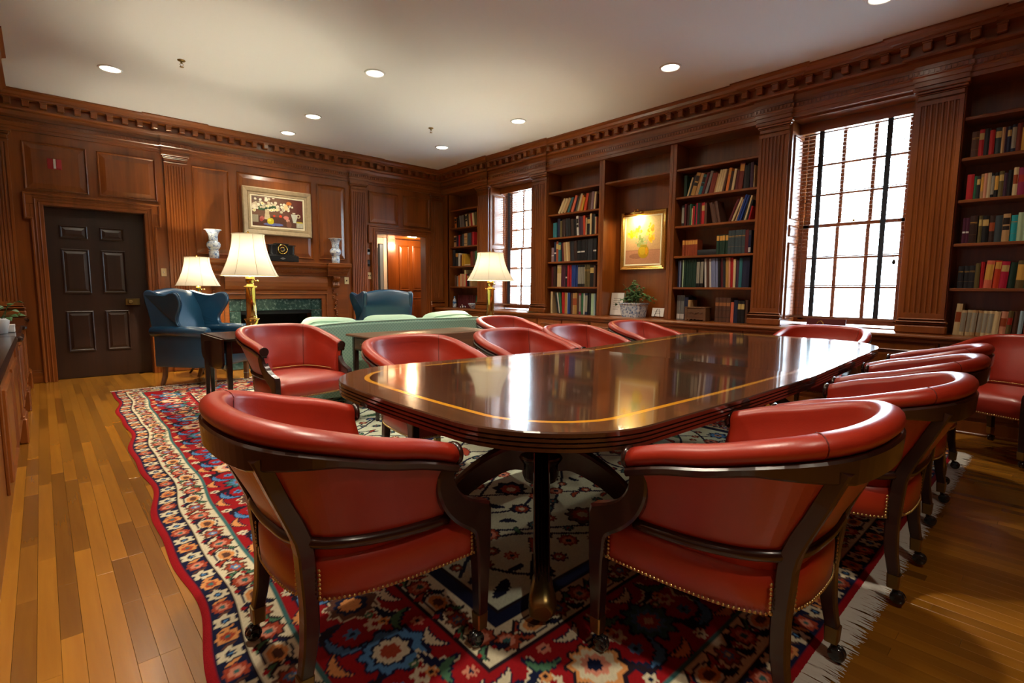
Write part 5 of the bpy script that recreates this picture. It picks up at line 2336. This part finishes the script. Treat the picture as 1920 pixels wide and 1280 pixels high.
plate('light_switch', 'ivory light switch between the closed door and the fluted pilaster', 'switch', 1.190, 1.252, 1.285, 1.392, ivory, [(1.215, 1.227, 1.328, 1.350, .018, white_t, 'toggle')])
plate('light_switch', 'ivory light switch beside the right end of the mantel', 'switch', 3.714, 3.79, 1.21, 1.325, ivory, [(3.746, 3.758, 1.256, 1.280, .018, black, 'toggle')], n0=0.046)
plate('light_switch', 'ivory double light switch beside the right doorway', 'switch', 4.150, 4.222, 1.30, 1.418, ivory, [(4.166, 4.176, 1.35, 1.372, .018, black, 'toggle'), (4.196, 4.206, 1.35, 1.372, .018, black, 'toggle')])
plate('wall_keypad', 'small black wall panel above the double light switch', 'keypad', 4.152, 4.21, 1.52, 1.63, screen_m, [(4.158, 4.204, 1.56, 1.62, .010, black, 'screen')])
plate('thermostat', 'grey wall thermostat above the black wall panel', 'thermostat', 4.155, 4.212, 1.72, 1.82, metal_g, [(4.162, 4.205, 1.765, 1.81, .012, screen_m, 'screen')])
plate('fire_alarm', 'red fire alarm with white strobe on the panel above the closed door', 'alarm', .148, .274, 2.510, 2.628, alarm,
      [(.200, .222, 2.515, 2.622, .045, white_t, 'strobe'), (.232, .262, 2.53, 2.608, .022, alarm, 'horn_grille')], n0=0.016)

# ================================================================== venetian blinds
slat_b = MB()
SLW = 0.985
slat_b.box(-SLW / 2, SLW / 2, -.0012, .0012, -.0125, .0125)
slat_me0 = slat_b.mesh('slat', slat_m)
for yc, lab, zb in ((1.54, 'dark wooden venetian blind with two dark tapes in the large window', .905), (6.27, 'dark wooden venetian blind in the small far window', .905)):
    XB = 5.945
    t = thing('venetian_blind', lab, 'blind', (XB, yc, 2.87), 0, 'venetian blinds')
    F0 = frame_M((0, 0, 0), (0, -1, 0), (0, 0, 1), (-1, 0, 0))
    b = MB(F0)
    b.cbox(-SLW / 2, SLW / 2, -.105, -.004, -.03, .03, .003)
    b.build('head_rail', wood_y, t)
    b = MB(F0)
    b.cbox(-SLW / 2, SLW / 2, zb - 2.87 - .03, zb - 2.87 - .008, -.014, .014, .003)
    b.build('bottom_rail', slat_m, t)
    me = slat_me0.copy()
    me.transform(F0 @ Matrix.Rotation(-0.10, 4, 'X'))
    z = zb
    while z < 2.75:
        link('slat', me, t, (0, 0, z - 2.87))
        z += .0375
    for u in (-.285, .285):
        b = MB(F0)
        b.box(u - .019, u + .019, zb - 2.87 - .01, -.09, .0135, .0148)
        b.box(u - .019, u + .019, zb - 2.87 - .01, -.09, -.0148, -.0135)
        b.build('ladder_tape', tape_m, t)
    b = MB(F0)
    b.tube([(.40, -.07, .022), (.40, -1.41, .024)], .0014, 5)
    b.build('pull_cord', white_t, t)
    b = MB(F0)
    b.lathe([(.003, 0), (.010, -.01), (.012, -.035), (.004, -.045)], c=(0, 0, 0), n=10)
    me2 = b.mesh('cord_tassel', black)
    b2 = MB(Matrix.Translation(F0 @ Vector((.40, -1.41, .024))))
    b2.lathe([(.003, 0), (.012, -.012), (.014, -.040), (.004, -.05)], n=10)
    b2.build('cord_tassel', black, t)

# ================================================================== things on the ledge
pl = thing('potted_plant', 'bushy green plant in a square blue and white planter below the flower painting', 'plant', (5.83, 3.93, .7905))
b = MB()
rings = []
for w_, z in ((.130, 0), (.134, .012), (.155, .165), (.165, .175), (.165, .19), (.150, .19), (.140, .15)):
    c_ = .02
    rings.append([(-w_ * .8 + c_, -w_, z), (w_ * .8 - c_, -w_, z), (w_ * .8, -w_ + c_, z), (w_ * .8, w_ - c_, z), (w_ * .8 - c_, w_, z), (-w_ * .8 + c_, w_, z), (-w_ * .8, w_ - c_, z), (-w_ * .8, -w_ + c_, z)])
b.loft(rings)
b.build('planter', planter_m, pl)
b = MB()
b.box(-.10, .10, -.13, .13, .15, .165)
b.build('soil', soil, pl)
rl = random.Random(12)
b = MB()
leafbank = []
lb = MB()
L_ = .042
lb.pts([(0, 0, 0), (L_ * .35, L_ * .42, .004), (L_, 0, -.006), (L_ * .35, -L_ * .42, .004), (L_ * .45, 0, .010)])
for f in ((0, 4, 1), (1, 4, 2), (2, 4, 3), (3, 4, 0)):
    lb.face(f)
leaf_me = lb.mesh('leaf', green_l)
stems = MB()
nl = 0
for s in range(46):
    a = rl.uniform(0, 2 * PI)
    out = rl.uniform(.04, .21)
    h = rl.uniform(.12, .30) * (1.15 - out * 1.2)
    base_ = Vector((rl.uniform(-.06, .06), rl.uniform(-.09, .09), .165))
    tip = base_ + Vector((math.cos(a) * out * .75, math.sin(a) * out * 1.15, h - (.14 if out > .15 else 0)))
    mid = base_.lerp(tip, .5) + Vector((0, 0, .07))
    P = [Vector(p) for p in catmull([tuple(base_), tuple(mid), tuple(tip)], 9)]
    stems.tube(P, .0018, 5)
    for k in range(2, 9):
        if nl >= 290:
            break
        p = P[k]
        o = link('leaf', leaf_me, pl, p)
        o.rotation_euler = (rl.uniform(-.6, .6), rl.uniform(-.5, .7), rl.uniform(0, 2 * PI))
        sc_ = rl.uniform(.75, 1.35)
        o.scale = (sc_, sc_, sc_)
        nl += 1
o = stems.build('stem', green_l, pl)
o['kind'] = 'stuff'

t = thing('framed_document', 'framed white document leaning behind the plant against the divider', 'document', (5.90, 4.265, .7905), math.radians(4))
T = Matrix.Rotation(.14, 4, 'Y') @ frame_M((0, 0, 0), (0, -1, 0), (0, 0, 1), (-1, 0, 0))
b = MB(T)
b.cbox(-.105, .105, 0.003, .325, -.008, .006, .003)
b.build('frame', metal_g, t)
b = MB(T)
b.box(-.098, .098, .010, .318, .006, .0075)
b.build('sheet', card, t)
b = MB(T)
for k in range(6):
    b.box(-.06, .06 - .02 * (k % 3), .24 - k * .03, .246 - k * .03, .0074, .0082)
o = b.build('text_line', metal_g, t)
o['kind'] = 'stuff'
t = thing('card_on_easel', 'small white card on a black easel beside the potted plant', 'card', (5.84, 3.58, .7905), math.radians(-4))
T = Matrix.Rotation(.2, 4, 'Y') @ frame_M((0, 0, 0), (0, -1, 0), (0, 0, 1), (-1, 0, 0))
b = MB(T)
b.box(-.09, .09, .024, .135, 0, .003)
b.build('card_sheet', card, t)
b = MB(T)
for k, w_ in enumerate((.02, .05, .04)):
    b.box(-w_, w_, .105 - k * .022, .109 - k * .022, .003, .0036)
o = b.build('text_line', metal_g, t)
o['kind'] = 'stuff'
b = MB()
for s in (-.045, .045):
    b.tube([(-.02, s, .003), (-.004, s, .022), (.02, s, .02), (.05, s * .4, .003)], .003, 6)
    b.tube([(-.004, s, .022), (.022, s * .3, .12)], .003, 6)
b.build('easel', black, t)

t = thing('ledge_plaque', 'dark red plaque with gold ornament standing on the large window ledge', 'plaque', (5.60, 1.58, .7905))
T = Matrix.Rotation(.12, 4, 'Y') @ frame_M((0, 0, 0), (0, -1, 0), (0, 0, 1), (-1, 0, 0))
b = MB(T)
b.cbox(-.168, .168, .004, .098, -.012, .012, .002)
b.build('board', mat('maroon_cloth', rgb(86, 26, 28), .5), t)
b = MB(T)
for k in range(7):
    a = -.6 + k * .2
    b.ball((-.045 + .028 * math.sin(a * 2.2), .060 + .014 * math.cos(a * 4), .0125), .006, 0, 6, 4)
o = b.build('gold_ornament', gold, t)
o['kind'] = 'stuff'
t = thing('brass_tray', 'small flat brass dish on the ledge of the small far window', 'dish', (5.60, 5.63, .7905))
b = MB()
b.lathe([(.02, 0), (.085, .002), (.10, .018), (.094, .018), (.08, .006), (.01, .005)], n=24)
b.build('dish_body', old_brass, t)

# corner bookcase ornaments
t = thing('water_bottle', 'small clear patterned bottle with blue cap before the maroon books', 'bottle', (5.765, 7.88, .7905))
b = MB()
b.lathe([(.02, 0), (.034, .003), (.036, .02), (.036, .12), (.030, .14), (.014, .165), (.012, .19), (.005, .19)], n=16)
b.build('bottle_body', porcelain, t)
b = MB()
b.lathe([(.0145, .186), (.0150, .188), (.0150, .212), (.004, .214)], n=14)
b.build('cap', teal_b, t)
b = MB()
b.lathe([(.0365, .08), (.0372, .082), (.0372, .112), (.0365, .114)], n=16, cap=False)
b.build('bottle_label', teal_b, t)
t = thing('china_bowl', 'small patterned china bowl in front of the maroon books', 'bowl', (5.735, 7.28, .7905))
b = MB()
b.lathe([(.02, 0), (.036, .001), (.037, .014), (.060, .034), (.088, .080), (.091, .095), (.086, .095), (.055, .040), (.01, .022)], n=26)
b.build('bowl_body', vase_mat('grey_china', False), t)
t = thing('dried_flowers', 'small white and purple dried flowers lying before the maroon books', 'flowers', (5.745, 7.58, .7905))
for k, (dx, dy, z, r, m_) in enumerate(((0, .09, .018, .02, card), (0, .02, .022, .022, card), (-.01, -.03, .03, .022, mat('lilac', rgb(120, 100, 150), .6)), (.01, .05, .055, .018, card), (0, -.06, .025, .018, card))):
    b = MB()
    for q_ in range(5):
        a = 2 * PI * q_ / 5
        b.ball((dx + .008 * math.cos(a), dy + r * .6 * math.cos(a), z + r * .6 * math.sin(a) * .7), r * .5, 0, 6, 4)
    b.build('blossom', m_, t)
b = MB()
b.tube([(0, .10, .006), (0, -.07, .008)], .0035, 6)
b.tube([(0, .03, .007), (.01, .05, .05)], .0025, 6)
b.build('stalk', green_l, t)

# carved box
t = thing('carved_wooden_box', 'small carved wooden chest on the lowest shelf left of the large window', 'box', (5.80, 3.005, .7905))
b = MB()
b.cbox(-.065, .065, -.118, .118, .030, .150, .004)
for y in (-.118, .118):
    b.cbox(-.070, .070, y - .016, y + .016, .0, .158, .004)
sc = [(-.10, .035), (-.10, .018), (-.07, .010), (-.04, .022), (-.02, .012), (0, .024), (.02, .012), (.04, .022), (.07, .010), (.10, .018), (.10, .035)]
b.loft([[(x, y, z) for y, z in sc] for x in (-.068, -.060)])
b.build('chest_body', box_wood, t)
b = MB()
b.cbox(-.072, .072, -.138, .138, .150, .166, .004)
b.build('chest_lid', box_wood, t)
b = MB()
for s in (-1, 1):
    b.tube([(-.068, s * .02, .09), (-.069, s * .05, .11), (-.069, s * .07, .085), (-.068, s * .09, .10)], .004, 6)
b.ball((-.066, 0, .09), .012, 0, 8, 5)
o = b.build('carving', box_wood, t)
o['kind'] = 'stuff'

# left ledge: plant and card at the picture's edge
t = thing('potted_plant', 'small leafy plant in a pale pot on the left ledge', 'plant', (-.250, 5.42, .7925))
b = MB()
b.lathe([(.03, 0), (.045, .002), (.062, .10), (.066, .115), (.058, .115), (.05, .09), (.01, .088)], n=18)
b.build('pot', card, t)
b = MB()
rl = random.Random(3)
for k in range(22):
    a = rl.uniform(0, 2 * PI)
    p = Vector((.05 * math.cos(a) * rl.random(), .06 * math.sin(a) * rl.random(), .09))
    e = Vector((.10 * math.cos(a), .12 * math.sin(a), rl.uniform(.11, .24)))
    b2 = link('leaf', leaf_me, t, e)
    b2.rotation_euler = (rl.uniform(-.5, .5), rl.uniform(-.4, .6), a)
    b2.scale = (1.3, 1.3, 1.3)
    b.tube([p, p.lerp(e, .5) + Vector((0, 0, .03)), e], .002, 5)
o = b.build('stem', green_l, t)
o['kind'] = 'stuff'
t = thing('white_box', 'small white box beside the plant on the left ledge', 'box', (-.20, 5.58, .7925))
b = MB()
b.cbox(-.03, .03, -.05, .05, 0, .055, .003)
b.build('carton', card, t)
b = MB()
b.box(-.031, .031, -.051, .051, .045, .058)
b.build('box_lid', card, t)

# ================================================================== books
PAL = {
    'cream': (206, 184, 138), 'tan': (178, 142, 96), 'teal': (44, 104, 112), 'brown': (84, 54, 40), 'salmon': (206, 104, 76), 'navy': (30, 36, 62), 'olive': (96, 84, 48),
    'beige': (190, 170, 132), 'orange': (206, 116, 50), 'yellow': (206, 158, 52), 'redorange': (190, 62, 30), 'mauve': (140, 112, 118), 'black': (24, 24, 26), 'darkbrown': (52, 34, 28),
    'white': (204, 200, 190), 'purple': (66, 42, 62), 'charcoal': (42, 44, 48), 'maroon': (88, 30, 34), 'plum': (76, 32, 52), 'red': (168, 30, 34), 'blue': (36, 62, 128), 'gold': (170, 130, 66),
    'magenta': (140, 34, 74), 'green': (50, 104, 72), 'darkgreen': (28, 54, 42), 'palegreen': (164, 190, 154), 'paleblue': (150, 176, 186), 'grey': (120, 118, 114), 'rust': (146, 66, 36),
    'crimson': (170, 26, 56), 'lavender': (118, 126, 160), 'pink': (202, 142, 112), 'turquoise': (40, 158, 164), 'slate': (56, 68, 72), 'photo': (110, 108, 104), 'redbrown': (120, 50, 36),
}
NICE = {'redorange': 'red-orange', 'darkbrown': 'dark brown', 'darkgreen': 'dark green', 'palegreen': 'pale green', 'paleblue': 'pale blue', 'redbrown': 'red-brown', 'photo': 'grey picture-jacketed'}
BANDS = {  # spine decoration: (from, to as share of height, colour)
    'g': [(.74, .765, (170, 130, 60)), (.70, .708, (170, 130, 60)), (.30, .306, (150, 120, 70))],
    't': [(.62, .86, (186, 160, 96))],
    'w': [(.40, .47, (206, 204, 196))],
    'r': [(.42, .74, (150, 70, 36))],
    'R': [(.48, .74, (160, 40, 30))],
    'k': [(.62, .86, (36, 30, 26)), (.42, .56, (36, 30, 26))],
    'p': [(.18, .21, (60, 40, 30)), (.48, .50, (60, 40, 30)), (.66, .80, (150, 96, 56))],
    'L': [(.14, .90, (150, 146, 130))],
    'G': [(.30, .86, (206, 158, 70))],
    's': [(.78, .98, (60, 60, 60)), (.05, .25, (200, 196, 190))],
    'h': [(.70, .95, (206, 150, 70))],
}
ORD = ['first', 'second', 'third', 'fourth', 'fifth', 'sixth', 'seventh', 'eighth', 'ninth', 'tenth', 'eleventh', 'twelfth', 'thirteenth', 'fourteenth', 'fifteenth', 'sixteenth', 'seventeenth',
       'eighteenth', 'nineteenth', 'twentieth', 'twenty-first', 'twenty-second', 'twenty-third', 'twenty-fourth', 'twenty-fifth', 'twenty-sixth', 'twenty-seventh', 'twenty-eighth', 'twenty-ninth', 'thirtieth', 'thirty-first', 'thirty-second', 'thirty-third']
XS = 5.765
_bm = {}


def book_meshes(t, h, d, col, band):
    k = (round(t, 4), round(h, 3), round(d, 3), col, band)
    if k in _bm:
        return _bm[k]
    c = .0022
    m = cloth(PAL[col], .5)
    b = MB()          # local: x depth (0 = spine), y from 0 to -t, z up
    b.box(.004, d, -c, 0, 0, h)
    b.box(.004, d, -t, -t + c, 0, h)
    n = 5
    prof = [(.006 - .006 * math.sin(PI * i / n), -t * i / n) for i in range(n + 1)]
    back = [(.0085, -t), (.0085, 0)]
    b.loft([[(x, y, z) for x, y in prof + back] for z in (0, h)])
    if band and band in BANDS:
        mats_ = [m]
        for a, e, cc in BANDS[band]:
            q = cloth(cc, .45)
            if q not in mats_:
                mats_.append(q)
            mi = mats_.index(q)
            b.loft([[(x - .0007, y * .94 - t * .03, z) for x, y in prof] + [(.003, -t * .95, z), (.003, -t * .05, z)] for z in (h * a, h * e)], m=mi)
    else:
        mats_ = [m]
    cov = b.mesh('cover', mats_)
    b = MB()
    b.box(.0085, d - .004, -t + c, -c, .003, h - .004)
    pg = b.mesh('page_block', paper)
    _bm[k] = (cov, pg)
    return _bm[k]


SHN = {0: 'topmost filled shelf', 1: 'second filled shelf down', 2: 'third filled shelf down', 3: 'fourth filled shelf down', 4: 'lowest shelf'}
SHZ = {0: SHELF[3], 1: SHELF[2], 2: SHELF[1], 3: SHELF[0], 4: LZ}
BAYN = {'corner': 'in the corner bookcase', 'far': 'beside the far window', 'middle': 'left of the large window', 'near': 'right of the large window'}
SHORT = {0: 'top filled shelf', 1: 'second filled shelf', 2: 'third filled shelf', 3: 'fourth filled shelf', 4: 'lowest shelf'}
SPAN = {k: (a - .046, c + .046) for k, a, c, _ in BAYS}
rb = random.Random(21)


def shelf(bay, lv, spec, XS=5.765, deep=.235):
    """spec: 'colour t h [lean] [band] [*n]' in mm and degrees, left to right; 'gap n'; 'flat colour t h width'"""
    y, yend = SPAN[bay]
    z = SHZ[lv] + .0006
    k = 0
    grp = 'books on the %s %s' % (SHORT[lv], BAYN[bay])
    items = []
    for s in spec.split(';'):
        w = s.split()
        if not w:
            continue
        n = 1
        if w[-1].startswith('*'):
            n = int(w.pop()[1:])
        items += [w] * n
    def parse(w):
        lean, band = 0, None
        for q in w[3:]:
            if q.lstrip('-').isdigit():
                lean = int(q)
            else:
                band = q
        return lean, band

    def lay(f):
        """gap before each item and the total run, thicknesses scaled by f"""
        run, gaps, pl, ph = 0.0, [], 0, 0.0
        for w in items:
            g0 = 0.0
            if w[0] == 'gap':
                run += float(w[1]) / 1000 * f
                gaps.append(0)
                if float(w[1]) > 60:
                    pl, ph = 0, 0.0
                continue
            if w[0] == 'flat':
                run += float(w[4]) / 1000 * f
                gaps.append(0)
                pl, ph = 0, 0
                continue
            l_, _ = parse(w)
            h = float(w[2]) / 1000
            tp, tn_ = math.tan(math.radians(pl)), math.tan(math.radians(l_))
            if ph and tp > tn_:
                g0 = min(h if l_ < 0 else ph * math.cos(math.radians(pl)), ph) * (tp - tn_)
                if l_ < 0:
                    g0 = h * math.cos(math.radians(l_)) * (tp - tn_)
            gaps.append(g0)
            run += g0 + float(w[1]) / 1000 * f / math.cos(math.radians(l_)) + .0012
            pl, ph = l_, h
        return run, gaps
    room = y - yend - .010
    last = [w for w in items if w[0] not in ('gap', 'flat')][-1]
    l_, _ = parse(last)
    room -= max(0, math.sin(math.radians(l_)) * float(last[2]) / 1000)
    first = [w for w in items if w[0] not in ('gap', 'flat')][0]
    f = 1.0
    while lay(f)[0] > room and f > .5:
        f -= .01
    gaps = lay(f)[1]
    prev_lean = 0
    prev_top = None
    for w, g0 in zip(items, gaps):
        if w[0] == 'gap':
            y -= float(w[1]) / 1000 * f
            continue
        k += 1
        y -= g0
        if w[0] == 'flat':
            t, dpt, wd = float(w[2]) / 1000, .20, float(w[4]) / 1000 * f
            o = thing('book', '%s book lying flat, %s from left, %s %s' % (NICE.get(w[1], w[1]), ORD[k - 1], SHORT[lv], BAYN[bay]), 'book', (XS, y - .002, z), 0, grp)
            T = frame_M((0, 0, 0), (1, 0, 0), (0, 0, 1), (0, -1, 0))
            cov, pg = book_meshes(t, wd - .004, dpt, w[1], None)
            R = Matrix.Rotation(PI / 2, 4, 'X')
            for me, nm in ((cov, 'cover'), (pg, 'page_block')):
                q = link(nm, me, o, (0, 0, t))
                q.rotation_euler = (PI / 2, 0, 0)
            y -= wd
            prev_lean = 0
            continue
        col, t, h = w[0], float(w[1]) / 1000 * f, float(w[2]) / 1000
        lean, band = 0, None
        for q in w[3:]:
            if q.lstrip('-').isdigit():
                lean = int(q)
            else:
                band = q
        a = math.radians(lean)
        d = min(deep, max(.13, h * .68))
        base = t / math.cos(a)
        jit = rb.uniform(-.006, .008)
        state = 'leaning ' if abs(lean) > 9 else ''
        o = thing('book', '%s%s book, %s from left on the %s %s' % (state, NICE.get(col, col), ORD[min(k, 33) - 1], SHORT[lv], BAYN[bay]), 'book', (0, 0, 0), 0, grp)
        cov, pg = book_meshes(t, h, d, col, band)
        link('cover', cov, o)
        link('page_block', pg, o)
        # lean > 0: top towards the viewer's right (-y); pivot on the lower right edge
        if lean >= 0:
            o.rotation_euler = (a, 0, 0)
            off = Vector((0, -t * math.cos(a), -t * math.sin(a)))     # where the lower right edge goes
            o.location = Vector((XS + jit, y - base, z)) - off
        else:
            o.rotation_euler = (a, 0, 0)
            o.location = Vector((XS + jit, y, z))
        y -= base + .0012


shelf('far', 0, 'gap 130;cream 46 232 30;cream 44 228 30;tan 60 228 30;teal 46 222 22;brown 20 212 22;salmon 52 240 22;navy 28 212 16;olive 30 222 16;beige 44 250 16;orange 34 222 16;yellow 40 190 16;redorange 52 236 11;brown 66 232 5;mauve 46 246 5;cream 40 240 5;brown 26 210 5')
shelf('far', 1, 'gap 30;teal 56 220;teal 30 222;navy 60 275;olive 44 240;darkbrown 72 256;charcoal 48 262 -4;black 58 258 -4;darkbrown 64 246 -4;black 60 240 -4;white 42 280 -4 k;purple 84 262 -3;redorange 46 276 -3;cream 20 240;black 62 252 t;cream 34 292;black 58 280;cream 20 240;rust 22 240')
shelf('far', 2, 'mauve 60 215 w;navy 52 296 w;rust 52 305 t;teal 56 286 t;maroon 50 270 -5;tan 44 280 -5;cream 44 282 -5;tan 44 282 -5;charcoal 76 292 -3;darkbrown 70 288 -3;black 76 292 -1 w;black 84 296 w;black 56 300;charcoal 56 302;charcoal 56 304;black 72 308 w')
shelf('far', 3, 'maroon 50 306;darkbrown 60 308;gap 14;cream 46 324 t;cream 46 324 t;plum 44 318;plum 44 318;black 38 316 w;red 44 318;red 44 318;blue 29 318 *4;black 28 316 L *5;olive 32 318 g *3;black 72 314 t;brown 36 300')
shelf('far', 4, 'cream 42 326;gap 46;charcoal 26 318 -10;white 26 316 -10;green 40 312 -6;red 58 318 -2;gold 46 314;white 12 312;blue 54 314;brown 38 310;tan 42 312 r;gold 46 314 r;brown 38 306;magenta 38 306 L;green 42 310;white 34 310;navy 52 308 L;black 58 314;palegreen 56 310;paleblue 28 306')

shelf('middle', 0, 'gap 34;darkgreen 40 250;gap 6;cream 22 218 16;charcoal 28 236 16;gold 54 262 16 k;tan 46 250 16;teal 42 228 16 k;maroon 32 246 16;grey 36 260 16;redbrown 32 228 12;redbrown 32 226 12;tan 26 212 12;cream 26 250 12 *3;brown 26 240 12;orange 34 252 8 h;darkbrown 32 210 8;cream 30 232 8;maroon 28 210 5;redbrown 56 282 5 h;charcoal 36 252 2;black 32 262 2;purple 36 272;cream 12 240')
shelf('middle', 1, 'gap 26;black 44 242 L;maroon 34 258;gap 24;darkbrown 38 240;green 22 252;cream 18 200;red 34 222;darkgreen 24 238;crimson 20 254;darkgreen 40 252;maroon 24 252;red 52 252 t;brown 40 240;gap 30;brown 50 238 -12;brown 26 226 -12;brown 46 250 -12;gap 118;maroon 34 255 22;cream 30 270 22;tan 26 240 18;blue 28 290 18;blue 28 282 18;charcoal 16 260 14;cream 24 268 14;black 24 220 12;red 20 150 12')
shelf('middle', 2, 'gap 48;rust 34 190 h *6;flat charcoal 66 180 250;darkgreen 34 222 h *4;slate 40 262 g *5;maroon 40 255;navy 30 250 s')
shelf('middle', 3, 'navy 21 320;lavender 21 322;black 21 330;palegreen 21 330;darkgreen 29 332 *6;black 24 332 L *4;white 28 334 -3;brown 36 330 -3;white 26 330 -3;lavender 29 332 -3 *3;black 32 328 -3;maroon 34 326 -3;charcoal 28 324 -3;gold 36 338 -2;pink 22 336 -2;red 34 334 -2;cream 30 318 -1;purple 34 300;teal 38 326;navy 88 332')
shelf('middle', 4, 'photo 26 300 s *4;navy 54 280;tan 34 246;gap 325;brown 48 282 p *4;salmon 44 232;navy 46 256;black 40 250 t *2;brown 32 260')

shelf('near', 0, 'gap 4;brown 46 208 g;red 31 216 t;charcoal 31 218;red 31 196;slate 37 210 t;tan 19 206;purple 11 205;navy 25 206 t;navy 27 214 L;redbrown 30 218;yellow 40 180;black 30 215;cream 34 200;green 30 205;maroon 36 210;navy 36 215;tan 30 200;red 34 205;charcoal 36 215;brown 40 210')
shelf('near', 1, 'red 44 208;green 17 190;charcoal 23 186 t;tan 18 200 G;pink 19 202;beige 22 204;black 20 196 L;black 24 200 G;olive 28 206 t;purple 20 188;black 30 206;cream 28 222 r;magenta 50 215 R;red 34 212;brown 36 220;slate 32 205;cream 30 200;navy 36 214;maroon 36 206;tan 34 210;black 36 215')
shelf('near', 2, 'plum 21 212 w;plum 21 212 w;darkbrown 48 226 g;gap 6;olive 22 222 t;black 40 218 t;darkbrown 36 216 r;slate 42 212;tan 44 222 k;turquoise 40 208 g;palegreen 36 226;palegreen 34 220;slate 36 212;maroon 36 216;navy 36 220;cream 36 214;brown 36 222;green 34 210;black 36 215')
shelf('near', 3, 'charcoal 35 186 g;charcoal 35 188 g;charcoal 35 190 g;olive 29 206;red 24 218;salmon 50 226 3 G;redorange 40 224 3 h;crimson 48 216 3 t;darkgreen 42 208 3;olive 50 220 2 G;green 30 214 2;palegreen 36 216;maroon 36 214;navy 36 210;tan 36 208;brown 36 212;red 30 210;black 36 215')
shelf('near', 4, 'cream 38 268 3 r;cream 33 214 3 L;cream 33 216 3 L;tan 33 216 3 L;tan 33 214 3 L;cream 33 213 3 L;cream 33 212 3 L;cream 36 210 3;pink 42 212 3 r;olive 31 218 3 R;brown 32 214 2;paleblue 26 220 2;redbrown 36 214;tan 36 208;navy 36 210;maroon 36 214;brown 36 212')

shelf('corner', 0, 'gap 70;orange 56 200 -4 k;black 48 190 -4;charcoal 48 205 -4;grey 42 215 -7 *3;black 46 214 -7;cream 48 222 -7 k;charcoal 40 214 -7;tan 50 218 -7;red 50 224 -7;cream 44 226 -7;olive 58 236 -4')
shelf('corner', 1, 'gap 24;tan 80 205 k;navy 66 200;red 58 212;black 52 200;slate 70 216;tan 88 226 p;slate 50 230 *2;maroon 52 232;red 46 236')
shelf('corner', 2, 'charcoal 80 300;charcoal 74 250 h;gap 10;white 66 240;maroon 44 200;yellow 42 220 g *2;flat cream 30 160 176;redbrown 66 250;brown 66 248;green 62 254')
shelf('corner', 3, 'gap 60;brown 64 205;grey 34 195;orange 56 205;gap 14;cream 44 232;pink 76 228;cream 34 300;red 46 226;black 66 226 t;grey 34 220;tan 48 235')
shelf('corner', 4, 'gap 60;maroon 52 240 *10;green 38 235 *2', 5.84, .17)
